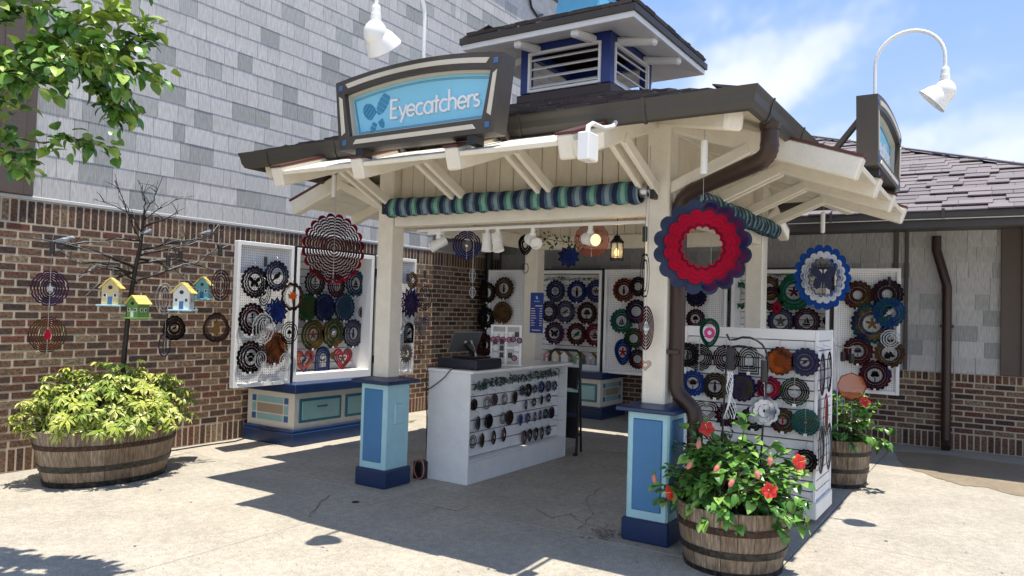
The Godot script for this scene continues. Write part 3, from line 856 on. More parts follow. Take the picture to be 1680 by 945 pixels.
func make_lamp(xf: Transform3D, label: String) -> void:      # xf: foot of the stem behind the sign, arm reaches along local +z
	var t := thing("gooseneck_lamp", label, "lamp", xf.origin, "white gooseneck sign lamps")
	var p := [xf * V(0, -0.55, 0), xf * V(0, 0.20, 0)]
	for i in 17:
		var a := PI - PI * i / 16.0
		p.append(xf * V(0, 0.27 + 0.222 * sin(a), 0.222 + 0.222 * cos(a)))
	p.append(xf * V(0, 0.20, 0.445))
	part("gooseneck", MB.new().tube(p, 0.0125, 10).mesh(), M.lamp_white, t)
	var top := xf * Transform3D(Basis.from_scale(Vector3.ONE * 0.80), V(0, 0.10, 0.445))
	part("socket", MB.new().lathe([Vector2(0.041, -0.02), Vector2(0.040, 0.05), Vector2(0.036, 0.055), Vector2(0.034, 0.10), Vector2(0.028, 0.12), Vector2(0.0, 0.125)], 20, top).mesh(), M.lamp_white, t)
	var dome := []
	for i in 9:
		var a := deg_to_rad(-80.0 + i * 19.0)
		dome.append(Vector2(0.088 * cos(a), -0.09 + 0.10 * sin(a)))
	part("dome", MB.new().lathe(dome, 32, top, 0.0, TAU, true).mesh(), M.lamp_white, t)
	var tilt := top * Transform3D(Basis(Vector3.RIGHT, deg_to_rad(46.0)), V(0, -0.085, -0.012))
	var shade := []
	for s in [[0.0, 0.0], [0.07, -0.01], [0.10, -0.05], [0.118, -0.09], [0.130, -0.125], [0.137, -0.128], [0.137, -0.122], [0.124, -0.085], [0.108, -0.045], [0.086, -0.01], [0.05, 0.02], [0.0, 0.03]]: shade.append(Vector2(s[0], s[1]))
	part("shade", MB.new().lathe(shade.slice(0, 6), 36, tilt, 0.0, TAU, true).lathe(shade.slice(6), 36, tilt, 0.0, TAU, true).mesh(), M.lamp_white, t)

# ---------------------------------------------------------------- rolled awnings
func make_awning(xf: Transform3D, length: float, label: String) -> void:     # local x along the roll, local z outwards
	var t := thing("rolled_awning", label, "awning", xf.origin, "rolled striped awnings")
	var st := [Color(0.012, 0.018, 0.055), Color(0.045, 0.18, 0.18), Color(0.20, 0.36, 0.30), Color(0.045, 0.18, 0.18), Color(0.012, 0.018, 0.055), Color(0.055, 0.11, 0.17), Color(0.20, 0.28, 0.32), Color(0.055, 0.11, 0.17)]
	var wd := [0.040, 0.022, 0.030, 0.022, 0.040, 0.022, 0.030, 0.022]
	var b := MB.new()
	var x := 0.0
	var k := 0
	var ph := rnd(0, 6)
	while x < length:
		var x1 := minf(x + wd[k % 8], length)
		var c: Color = st[k % 8]
		for s in 3:
			var xa := lerpf(x, x1, s / 3.0)
			var xb := lerpf(x, x1, (s + 1) / 3.0)
			for j in 18:
				var t0 := deg_to_rad(j * 20.0); var t1 := deg_to_rad((j + 1) * 20.0)
				var f := func(xx: float, an: float) -> Vector3:
					var lobe := absf(sin(PI * xx / 0.114 + 0.6))
					var low := clampf(-sin(an) + 0.35 * cos(an), 0, 1)
					var r := 0.066 + 0.016 * lobe * low + 0.004 * sin(xx * 9.0 + an * 2.0 + ph) + 0.0025 * sin(xx * 41.0 + an * 3.0)
					return xf * V(xx, r * 1.05 * sin(an), r * cos(an))
				b.col = c
				b.quad(f.call(xa, t0), f.call(xa, t1), f.call(xb, t1), f.call(xb, t0))
		x = x1
		k += 1
	part("striped_fabric", b.mesh(), M.fabric, t)
	# the loose flap under the roll
	var fl := MB.new()
	x = 0.04
	k = 1
	while x < length - 0.06:
		var x1 := minf(x + wd[k % 8], length - 0.05)
		fl.col = st[k % 8]
		for s in 3:
			var xa := lerpf(x, x1, s / 3.0); var xb := lerpf(x, x1, (s + 1) / 3.0)
			var g := func(xx: float, d: float) -> Vector3: return xf * V(xx, -0.015 - d * (0.05 + 0.022 * absf(sin(PI * xx / 0.114 + 0.6))), 0.066 - 0.016 * d + 0.006 * sin(xx * 23.0))
			fl.quad(g.call(xa, 1.0), g.call(xb, 1.0), g.call(xb, 0.0), g.call(xa, 0.0))
		x = x1
		k += 1
	part("valance", fl.mesh(), M.fabric, t)
	part("roller_collar", MB.new().tube([xf * V(length - 0.005, 0, 0), xf * V(length + 0.05, 0, 0)], 0.043, 14).mesh(), M.steel, t)
	part("roller_bar", MB.new().tube([xf * V(-0.08, 0, 0), xf * V(length + 0.09, 0, 0)], 0.018, 8).mesh(), M.steel, t)
	for x2 in [-0.06, length + 0.08]:
		part("bracket", MB.new().box(xf * at(V(x2, 0.0, -0.04)), V(0.035, 0.11, 0.12), 0.006).mesh(), M.black, t)

# ---------------------------------------------------------------- shop fixtures
func peg_texture() -> void:
	var img := Image.create(64, 64, false, Image.FORMAT_RGB8)
	img.fill(Color(1, 1, 1))
	for y in 64:
		for x in 64:
			var d := Vector2(x - 31.5, y - 31.5).length()
			if d < 9.5: img.set_pixel(x, y, Color(0.12, 0.12, 0.12))
			elif d < 11.0: img.set_pixel(x, y, Color(0.6, 0.6, 0.6))
	T["peg"] = ImageTexture.create_from_image(img)
	mk("pegboard", 0.84, 0.84, 0.83, 0.4, 0.0, "peg", V(39.4, 39.4, 39.4))
func slatwall(parent: Node, xf: Transform3D, x0: float, x1: float, y0: float, y1: float, n: int) -> void:     # boards with dark grooves between, face on local z = 0
	var p := (y1 - y0) / n
	part("groove_back", MB.new().box(xf * at(V((x0 + x1) / 2, (y0 + y1) / 2, -0.022)), V(x1 - x0, y1 - y0, 0.008)).mesh(), M.shingle_back, parent)
	var b := MB.new().box(Transform3D.IDENTITY, V(x1 - x0 - 0.002, p - 0.009, 0.018), 0.002).mesh()
	for i in n: part("slat", b, M.white, parent, xf * at(V((x0 + x1) / 2, y0 + (i + 0.5) * p, -0.009)))
func make_display(xf: Transform3D, label: String) -> void:      # local x along the wall, local z out of it, origin on the floor at the wall
	var t := thing("display_cabinet", label, "display cabinet", xf.origin, "wall cabinets with open pegboard doors")
	var B := func(x0: float, x1: float, y0: float, y1: float, z0: float, z1: float, ch := 0.0) -> ArrayMesh:
		return MB.new().box(xf * at(V((x0 + x1) / 2, (y0 + y1) / 2, (z0 + z1) / 2)), V(x1 - x0, y1 - y0, z1 - z0), ch).mesh()
	part("plinth", B.call(-0.74, 0.74, 0.0, 0.135, 0.04, 0.84, 0.006), M.navy, t)
	part("plinth_trim", B.call(-0.735, 0.735, 0.135, 0.166, 0.04, 0.825, 0.006), M.navy, t)
	var cab := part("cabinet", B.call(-0.69, 0.69, 0.166, 0.553, 0.04, 0.79, 0.004), M.cream, t)
	for x in [[-0.626, -0.026], [0.042, 0.642]]:
		var cx: float = (x[0] + x[1]) / 2
		var dr := part("drawer", B.call(x[0], x[1], 0.232, 0.485, 0.785, 0.805, 0.004), M.teal_dark, t)
		part("drawer_face", B.call(x[0] + 0.03, x[1] - 0.03, 0.262, 0.458, 0.80, 0.811, 0.003), M.teal, dr)
		part("handle", MB.new().tube([xf * V(cx - 0.06, 0.395, 0.81), xf * V(cx - 0.06, 0.395, 0.835), xf * V(cx + 0.06, 0.395, 0.835), xf * V(cx + 0.06, 0.395, 0.81)], 0.007, 6).mesh(), M.black_metal, dr)
	for s in [-1.0, 1.0]:
		for r in 3:
			for c in 3:
				var z0: float = [0.12, 0.205, 0.635][c]
				var z1: float = [0.185, 0.615, 0.70][c]
				var y0: float = [0.235, 0.315, 0.425][r]
				var y1: float = [0.30, 0.41, 0.49][r]
				var key := "teal"
				if r == 1 and c == 1: key = "tan"
				elif r != 1 and c != 1: key = "accent_blue"
				part("inlay", B.call(s * 0.69 - 0.003, s * 0.69 + 0.003, y0, y1, z0, z1), M[key], cab)
	part("top_slab", B.call(-0.745, 0.745, 0.553, 0.648, 0.02, 0.86, 0.006), M.navy, t)
	for s in [-1.0, 1.0]:
		part("case_side", B.call(s * 0.61 - 0.012, s * 0.61 + 0.012, 0.648, 2.12, 0.30, 0.645, 0.003), M.door_dark, t)
		part("case_liner", B.call(s * 0.575 - 0.022, s * 0.575 + 0.022, 0.65, 2.095, 0.33, 0.648, 0.003), M.white_gloss, t)
	part("case_top", B.call(-0.598, 0.598, 2.097, 2.12, 0.30, 0.645, 0.003), M.door_dark, t)
	part("case_head", B.call(-0.553, 0.553, 2.05, 2.095, 0.33, 0.648, 0.003), M.white_gloss, t)
	part("case_floor", B.call(-0.553, 0.553, 0.648, 0.735, 0.33, 0.648, 0.003), M.white_gloss, t)
	part("case_back", B.call(-0.598, 0.598, 0.65, 2.097, 0.30, 0.33), M.navy, t)
	slatwall(t, xf * at(V(0, 0, 0.375)), -0.552, 0.552, 0.737, 2.048, 16)
	for s in [-1.0, 1.0]:
		var c: float = s * 1.005
		var w := part("pegboard_door", B.call(c - 0.335, c + 0.335, 0.66, 2.085, 0.612, 0.622), M.pegboard, t)
		for e in [[c - 0.355, c - 0.318, 0.64, 2.105], [c + 0.318, c + 0.355, 0.64, 2.105], [c - 0.318, c + 0.318, 0.64, 0.682], [c - 0.318, c + 0.318, 2.063, 2.105]]:
			part("door_frame", B.call(e[0], e[1], e[2], e[3], 0.60, 0.665, 0.004), M.white_gloss, w)
		for y in [0.85, 1.9]: part("hinge", B.call(s * 0.636 - 0.014, s * 0.636 + 0.014, y - 0.045, y + 0.045, 0.615, 0.655, 0.003), M.black_metal, w)

func make_counter() -> void:
	var t := thing("shop_counter", "white shop counter with slatwall front inside the kiosk", "counter", V(-2.23, 0, -1.42))
	part("end_panel", MB.new().bx(-2.458, -2.007, 0, 0.94, -0.582, -0.562, 0.003).mesh(), M.white, t)
	part("end_panel", MB.new().bx(-2.458, -2.007, 0, 0.94, -2.276, -2.256, 0.003).mesh(), M.white, t)
	part("top", MB.new().bx(-2.48, -1.97, 0.94, 0.965, -2.31, -0.545, 0.004).mesh(), M.white_gloss, t)
	part("back_panel", MB.new().bx(-2.15, -2.13, 0.02, 0.938, -2.254, -0.584).mesh(), M.white, t)
	part("kick_panel", MB.new().bx(-2.035, -2.012, 0.0, 0.185, -2.254, -0.584, 0.002).mesh(), M.white, t)
	part("ledge", MB.new().bx(-2.128, -2.012, 0.187, 0.203, -2.254, -0.584, 0.002).mesh(), M.white, t)
	slatwall(t, at(V(-2.10, 0, -1.419), FX), -0.834, 0.834, 0.205, 0.935, 7)
	for y in [0.86, 0.62, 0.38]: part("peg_hook", MB.new().tube([V(-2.10, y, -2.14), V(-1.98, y + 0.006, -2.14), V(-1.97, y + 0.015, -2.14)], 0.0025, 5).mesh(), M.wire, t)
func make_stand() -> void:
	var t := thing("slatwall_stand", "white slatwall stand on casters behind the red hibiscus barrel", "display stand", V(0.158, 0, -1.44))
	var x0 := -0.342
	var x1 := 0.6585
	part("base", MB.new().bx(x0, x1 + 0.012, 0.05, 0.17, -1.727, -1.138, 0.006).mesh(), M.white, t)
	for z in [-1.727, -1.15]:
		for x in [x0 + 0.01, x1 - 0.01]:
			part("upright", MB.new().box(at(V(x, 0.79, z + (0.01 if z < -1.5 else -0.01))), V(0.022, 1.244, 0.02), 0.003).mesh(), M.white_gloss, t)
	part("top_rail", MB.new().bx(x0 + 0.022, x1 - 0.022, 1.335, 1.412, -1.17, -1.15, 0.003).mesh(), M.white_gloss, t)
	part("end_rail", MB.new().bx(x1 - 0.02, x1, 1.335, 1.412, -1.705, -1.172, 0.003).mesh(), M.white_gloss, t)
	slatwall(t, at(V((x0 + x1) / 2, 0, -1.156)), x0 - (x0 + x1) / 2 + 0.022, x1 - (x0 + x1) / 2 - 0.022, 0.172, 1.333, 16)
	slatwall(t, at(V(x1 - 0.006, 0, -1.4385), FX), -0.266, 0.266, 0.172, 1.333, 16)
	part("back", MB.new().bx(x0 + 0.01, x1 - 0.03, 0.172, 1.40, -1.72, -1.70).mesh(), M.white, t)
	part("side", MB.new().bx(x0, x0 + 0.015, 0.172, 1.40, -1.70, -1.175).mesh(), M.white, t)
	for z in [-1.66, -1.21]:
		for x in [x0 + 0.07, x1 - 0.07]:
			part("caster", MB.new().tube([V(x - 0.012, 0.027, z), V(x + 0.012, 0.027, z)], 0.026, 12).mesh(), M.rubber, t)

func make_till() -> void:
	var t := thing("cash_drawer", "dark navy cash drawer on the white counter", "cash drawer", V(-2.22, 0.965, -0.86))
	part("case", MB.new().bx(-2.45, -2.02, 0.967, 1.055, -1.06, -0.66, 0.008).mesh(), M.black_navy, t)
	part("drawer_front", MB.new().bx(-2.018, -2.012, 0.978, 1.045, -1.045, -0.675, 0.003).mesh(), M.black_navy, t)
	var s := thing("tablet_register", "grey tablet on tilted black stand on the cash drawer", "tablet", V(-2.25, 1.055, -0.86))
	var face := Transform3D(Basis(Vector3.UP, deg_to_rad(-115.0)) * Basis(Vector3.RIGHT, deg_to_rad(-32.0)), V(-2.27, 1.20, -0.83))
	part("tablet_shell", MB.new().box(face, V(0.29, 0.215, 0.014), 0.005).mesh(), M.screen_grey, s)
	part("screen", MB.new().box(face * at(V(0, 0, 0.008)), V(0.265, 0.19, 0.002)).mesh(), M.black, s)
	var logo := MB.new()
	logo.ext(arc2(0, 0, 0.012, 0.0125, 0, 340, 16), 0.002, face * at(V(0, 0.0, -0.009)))
	part("back_mark", logo.mesh(), M.ledge_grey, s)
	part("stand_arm", MB.new().beam(V(-2.21, 1.062, -0.93), face * V(0, -0.02, -0.012), 0.12, 0.02, 0.004).mesh(), M.black, s)
	part("stand_foot", MB.new().bx(-2.36, -2.10, 1.0565, 1.07, -1.0, -0.76, 0.004).mesh(), M.black, s)
	part("side_rail", MB.new().beam(V(-2.17, 1.07, -0.87), face * V(-0.05, 0.02, -0.014), 0.014, 0.014).mesh(), M.steel, s)
	var c := thing("register_cable", "black cable hanging over the end of white counter", "cable", V(-2.47, 0.9, -0.60))
	part("cable", MB.new().tube([V(-2.36, 0.972, -0.68), V(-2.42, 0.975, -0.60), V(-2.455, 0.975, -0.548), V(-2.468, 0.90, -0.54), V(-2.472, 0.80, -0.55), V(-2.475, 0.55, -0.575), V(-2.48, 0.02, -0.60)], 0.006, 6).mesh(), M.black, c)
	var c2 := thing("charger_cable", "thin black cable draped in a loop over the counter end", "cable", V(-2.3, 0.9, -0.55))
	part("cable", MB.new().tube([V(-2.16, 0.972, -0.65), V(-2.19, 0.974, -0.56), V(-2.21, 0.955, -0.536), V(-2.26, 0.90, -0.538), V(-2.34, 0.84, -0.54), V(-2.42, 0.79, -0.542), V(-2.466, 0.77, -0.55)], 0.0045, 6).mesh(), M.black, c2)
	var rk := thing("earring_rack", "white earring rack with pink and red earrings on counter", "rack", V(-2.16, 0.965, -1.33))
	var rb := Basis(Vector3.UP, deg_to_rad(35.0))
	var rx := Transform3D(rb, V(-2.16, 0.967, -1.33))
	for x in [-0.135, 0.0, 0.135]: part("upright", MB.new().box(rx * at(V(x, 0.19, 0)), V(0.022, 0.36, 0.022), 0.003).mesh(), M.white_gloss, rk)
	part("foot", MB.new().box(rx * at(V(0, 0.008, 0)), V(0.31, 0.016, 0.12), 0.003).mesh(), M.white_gloss, rk)
	for y in [0.10, 0.17, 0.24, 0.31, 0.375]: part("rail", MB.new().box(rx * at(V(0, y, 0.002)), V(0.292, 0.016, 0.014)).mesh(), M.white_gloss, rk)
	for y in [0.09, 0.155, 0.215, 0.285]:
		for x in [-0.10, -0.04, 0.04, 0.10]:
			if rng.randf() < 0.3: continue
			part("earring_card", MB.new().box(rx * at(V(x, y + 0.01, 0.016)), V(0.04, 0.05, 0.002)).mesh(), M.black if rng.randf() < 0.5 else M.paper, rk)
	for q in [[-0.12, 0.245], [-0.08, 0.25], [-0.03, 0.245], [0.03, 0.245], [0.065, 0.25], [0.125, 0.24], [0.08, 0.075]]:
		var e := MB.new()
		e.col = [Color(0.45, 0.03, 0.10), Color(0.6, 0.18, 0.33), Color(0.3, 0.06, 0.22)][rng.randi_range(0, 2)]
		e.ring(arc2(0, 0, 0.028, 0.028, 0, 345, 23), arc2(0, 0, 0.016, 0.016, 0, 345, 23), 0.003, rx * at(V(q[0], q[1], 0.022)))
		e.ring(arc2(0, 0, 0.011, 0.011, 0, 345, 23), arc2(0, 0, 0.004, 0.004, 0, 345, 23), 0.003, rx * at(V(q[0], q[1], 0.022)))
		part("earring", e.mesh(), M.paint, rk)

func make_price_board() -> void:
	var c := V(-2.50, 1.47, -2.44)
	var t := thing("price_board", "tall blue price board with white lines on the rear post", "sign", c)
	part("board", MB.new().box(at(c), V(0.165, 0.44, 0.008), 0.002).mesh(), M.price_blue, t)
	var ln := MB.new()
	ln.ext(arc2(0, 0, 0.012, 0.02, 0, 345, 16), 0.002, at(c + V(0.0, 0.165, 0.005), Basis(Vector3.BACK, 0.5)))
	part("emblem", ln.mesh(), M.sign_blue, t)
	part("title", MB.new().box(at(c + V(0, 0.125, 0.005)), V(0.07, 0.008, 0.002)).mesh(), M.sign_blue, t)
	part("price_line", MB.new().box(at(c + V(0.03, 0.075, 0.005)), V(0.09, 0.009, 0.002)).mesh(), M.paper, t)
	for i in 8:
		var w := rnd(0.03, 0.075)
		part("price_line", MB.new().box(at(c + V(-0.068 + w / 2, 0.045 - i * 0.026, 0.005)), V(w, 0.007, 0.002)).mesh(), M.paper, t)
		part("price_line", MB.new().box(at(c + V(0.055, 0.045 - i * 0.026, 0.005)), V(0.03, 0.007, 0.002)).mesh(), M.paper, t)
	part("price_line", MB.new().box(at(c + V(0, -0.19, 0.005)), V(0.11, 0.008, 0.002)).mesh(), M.paper, t)

func make_step_ladder() -> void:
	var t := thing("folding_ladder", "folded black step ladder standing at the counter end", "ladder", V(-2.1, 0, -2.42))
	var xf := at(V(-2.12, 0, -2.40))
	var p := [xf * V(-0.19, 0.02, 0.05), xf * V(-0.19, 1.0, -0.02), xf * V(-0.17, 1.06, -0.025), xf * V(-0.13, 1.085, -0.03), xf * V(0.13, 1.085, -0.03), xf * V(0.17, 1.06, -0.025), xf * V(0.19, 1.0, -0.02), xf * V(0.20, 0.02, 0.05)]
	part("front_frame", MB.new().tube(p, 0.014, 10).mesh(), M.black_metal, t)
	for s in [-1.0, 1.0]:
		part("rear_leg", MB.new().tube([xf * V(s * 0.165, 0.95, -0.05), xf * V(s * 0.175, 0.02, -0.10)], 0.012, 8).mesh(), M.black_metal, t)
		part("foot", MB.new().box(xf * at(V(s * 0.19, 0.016, 0.05)), V(0.04, 0.03, 0.045), 0.005).mesh(), M.rubber, t)
	for y in [0.28, 0.54, 0.80]: part("step", MB.new().box(xf * Transform3D(Basis(Vector3.RIGHT, 1.35), V(0, y, 0.0)), V(0.35, 0.03, 0.22), 0.005).mesh(), M.black, t)
	part("cross_bar", MB.new().tube([xf * V(-0.17, 0.2, -0.09), xf * V(0.17, 0.2, -0.09)], 0.01, 8).mesh(), M.black_metal, t)

# ---------------------------------------------------------------- lights under the beam
func make_track() -> void:
	var t := thing("light_track", "white light track fixed under the front beam inside", "light track", V(-1.38, 2.14, -0.34))
	part("rail", MB.new().bx(-2.45, -0.32, 2.135, 2.160, -0.36, -0.32, 0.003).mesh(), M.white_gloss, t)
	part("feed_box", MB.new().bx(-2.32, -2.18, 2.11, 2.16, -0.37, -0.31, 0.005).mesh(), M.white_gloss, t)
	var heads := [[-2.22, V(-0.5, -0.5, 0.7), false, "white track spotlight at the feed end of the track"], [-1.72, V(0.05, -1, 0.05), false, "white track spotlight hanging straight down beside purple flower spinner"], [-1.62, V(0.3, -0.95, 0.2), false, "ribbed white track spotlight next to straight-down spotlight"], [-1.29, V(0.75, -0.35, 0.5), false, "white track spotlight above the rear post price board"], [-0.79, V(0.85, -0.15, 0.5), true, "lit white track spotlight in front of red openwork spinner"]]
	for h in heads:
		var s := thing("track_spotlight", h[3], "spotlight", V(h[0], 2.135, -0.34), "spotlights on the kiosk's light track")
		var d: Vector3 = (h[1] as Vector3).normalized()
		var hub := V(h[0], 2.05, -0.34)
		part("stem", MB.new().tube([V(h[0], 2.135, -0.34), hub], 0.018, 10).mesh(), M.lamp_white, s)
		part("yoke", MB.new().box(at(hub + V(0, 0.02, 0)), V(0.045, 0.06, 0.03), 0.004).mesh(), M.lamp_white, s)
		var up := V(0, 1, 0)
		if absf(d.y) > 0.9: up = V(1, 0, 0)
		var bx := up.cross(d).normalized()
		var b := Basis(bx, d, bx.cross(d))
		var xf := Transform3D(b, hub + V(0, -0.015, 0))
		part("can", MB.new().lathe([Vector2(0.0, -0.075), Vector2(0.036, -0.07), Vector2(0.040, 0.01), Vector2(0.047, 0.075), Vector2(0.042, 0.075), Vector2(0.038, 0.045), Vector2(0.0, 0.045)], 18, xf).mesh(), M.lamp_white, s)
		for k in 5: part("fin", MB.new().lathe([Vector2(0.038, -0.066 + k * 0.015), Vector2(0.045, -0.066 + k * 0.015), Vector2(0.045, -0.060 + k * 0.015), Vector2(0.038, -0.060 + k * 0.015)], 14, xf).mesh(), M.lamp_white, s)
		if h[2]:
			part("lit_lens", MB.new().lathe([Vector2(0.036, 0.055), Vector2(0.03, 0.066), Vector2(0.0, 0.07)], 16, xf).mesh(), M.bulb, s)
			var l := SpotLight3D.new()
			l.name = "beam_light"
			s.add_child(l)
			l.look_at_from_position(xf * V(0, 0.085, 0), xf * V(0, 0.5, 0), Vector3.UP)
			l.light_color = Color(1.0, 0.82, 0.52); l.light_energy = 0.12; l.spot_angle = 40.0; l.spot_range = 6.0; l.light_size = 0.03; l.shadow_enabled = true
	# candle lantern hung from the rear of the beam
	var p := on(1012, 408, 2, -0.75)
	var n := thing("candle_lantern", "black candle lantern with a lit bulb near front corner post", "lantern", p)
	part("chain", MB.new().tube([p + V(0, 0.10, 0), V(p.x, 2.60, p.z)], 0.003, 5).mesh(), M.black_metal, n)
	part("roof", MB.new().lathe([Vector2(0.062, 0.045), Vector2(0.058, 0.055), Vector2(0.028, 0.085), Vector2(0.026, 0.10), Vector2(0.012, 0.105), Vector2(0.0, 0.12)], 6, at(p)).mesh(), M.black_metal, n)
	part("base", MB.new().lathe([Vector2(0.0, -0.095), Vector2(0.058, -0.095), Vector2(0.06, -0.075), Vector2(0.045, -0.07), Vector2(0.0, -0.07)], 6, at(p)).mesh(), M.black_metal, n)
	for k in 6: part("bar", MB.new().tube([p + V(0.052 * cos(k * PI / 3), -0.08, 0.052 * sin(k * PI / 3)), p + V(0.052 * cos(k * PI / 3), 0.05, 0.052 * sin(k * PI / 3))], 0.004, 5).mesh(), M.black_metal, n)
	part("glass", MB.new().lathe([Vector2(0.047, -0.07), Vector2(0.047, 0.045)], 12, at(p)).mesh(), M.lantern_glass, n)
	part("lit_bulb", MB.new().lathe([Vector2(0.0, -0.06), Vector2(0.012, -0.055), Vector2(0.017, -0.03), Vector2(0.012, -0.01), Vector2(0.0, 0.005)], 12, at(p)).mesh(), M.bulb, n)
	var ol := OmniLight3D.new()
	ol.name = "lantern_light"
	n.add_child(ol)
	ol.position = V(0, -0.025, 0)
	ol.light_color = Color(1.0, 0.80, 0.48); ol.light_energy = 0.015; ol.light_size = 0.02; ol.omni_range = 5.0; ol.shadow_enabled = true

# ---------------------------------------------------------------- wind spinners
var PAL := {
	"plum": Color(0.060, 0.026, 0.045), "navy": Color(0.014, 0.022, 0.095), "slate": Color(0.055, 0.068, 0.125), "brown": Color(0.085, 0.042, 0.024), "dark": Color(0.022, 0.017, 0.019),
	"maroon": Color(0.105, 0.016, 0.024), "olive": Color(0.115, 0.105, 0.024), "teal": Color(0.022, 0.13, 0.14), "copper": Color(0.42, 0.11, 0.03), "black": Color(0.010, 0.010, 0.011),
	"silver": Color(0.95, 0.98, 1.02), "green": Color(0.015, 0.135, 0.045), "gold": Color(0.26, 0.15, 0.035), "violet": Color(0.075, 0.045, 0.15), "red": Color(0.66, 0.008, 0.04),
	"orange": Color(0.9, 0.17, 0.02), "tan": Color(0.22, 0.125, 0.062), "blue": Color(0.018, 0.055, 0.30), "royal": Color(0.010, 0.09, 0.40), "white": Color(1.5, 1.5, 1.48), "grey": Color(0.17, 0.17, 0.19),
	"pink": Color(0.62, 0.04, 0.24), "yellow": Color(0.55, 0.42, 0.05), "sea": Color(0.03, 0.22, 0.17), "steel": Color(0.085, 0.11, 0.19), "crimson": Color(0.80, 0.008, 0.06)}
func outline(shape: String, lobes := 18) -> PackedVector2Array:
	var o := PackedVector2Array()
	match shape:
		"heart":
			for i in 48:
				var a := TAU * i / 48.0
				o.append(Vector2(16.0 * pow(sin(a), 3.0), 13.0 * cos(a) - 5.0 * cos(2 * a) - 2.0 * cos(3 * a) - cos(4 * a)) / 16.5 * Vector2(-1, 1))
		"arch":
			for i in 8: o.append(Vector2(lerpf(-0.72, 0.72, i / 8.0), -1))
			for i in 10: o.append(Vector2(0.72, lerpf(-1, 0.3, i / 10.0)))
			for i in 20: o.append(Vector2(0.72 * cos(PI * i / 20.0), 0.3 + 0.7 * sin(PI * i / 20.0)))
			for i in 10: o.append(Vector2(-0.72, lerpf(0.3, -1, i / 10.0)))
		"drop":
			for i in 48:
				var a := TAU * i / 48.0
				o.append(Vector2(0.78 * sin(-a) * (1.0 - 0.35 * pow((1.0 - cos(a)) / 2.0, 1.6)), cos(a)))
		"egg":
			for i in 96:
				var a := TAU * i / 96.0
				var s := 0.93 + 0.07 * pow(absf(sin(lobes * a / 2.0)), 0.7)
				o.append(Vector2(0.86 * sin(-a) * (1.0 - 0.16 * cos(a)), cos(a)) * s)
		"diamond":
			for i in 48:
				var a := TAU * i / 48.0
				o.append(Vector2(-0.55 * signf(sin(a)) * pow(absf(sin(a)), 1.4), signf(cos(a)) * pow(absf(cos(a)), 0.85)))
		"slim":
			for i in 48:
				var a := TAU * i / 48.0
				o.append(Vector2(-0.34 * signf(sin(a)) * pow(absf(sin(a)), 1.3), signf(cos(a)) * pow(absf(cos(a)), 0.85)))
		"octagon":
			for i in 48:
				var a := TAU * i / 48.0 + PI / 2
				var r := cos(PI / 8) / cos(fposmod(a, PI / 4) - PI / 8)
				o.append(Vector2(cos(a), sin(a)) * r)
		"star":
			for i in lobes * 2:
				var a := TAU * i / (lobes * 2.0) + PI / 2
				o.append(Vector2(cos(a), sin(a)) * (1.0 if i % 2 == 0 else 0.74))
		"smooth", "oval", "capsule":
			for i in 48:
				var a := TAU * i / 48.0 + PI / 2
				var e := Vector2(cos(a), sin(a))
				if shape == "oval": e.x *= 0.62
				if shape == "capsule": e = Vector2(0.24 * signf(e.x) * pow(absf(e.x), 0.55), e.y)
				o.append(e)
		_:
			var n := lobes * 6
			for i in n:
				var a := TAU * i / n + PI / 2
				o.append(Vector2(cos(a), sin(a)) * (0.89 + 0.11 * pow(absf(sin(lobes * (a - PI / 2) / 2.0)), 0.65)))
	return o
func sized(p: PackedVector2Array, s: float, wave := 0.0, n := 18) -> PackedVector2Array:
	var o := PackedVector2Array()
	for q in p:
		var k := s
		if wave > 0.0: k += wave * cos(n * (atan2(q.y, q.x) - PI / 2))
		o.append(q * k)
	return o
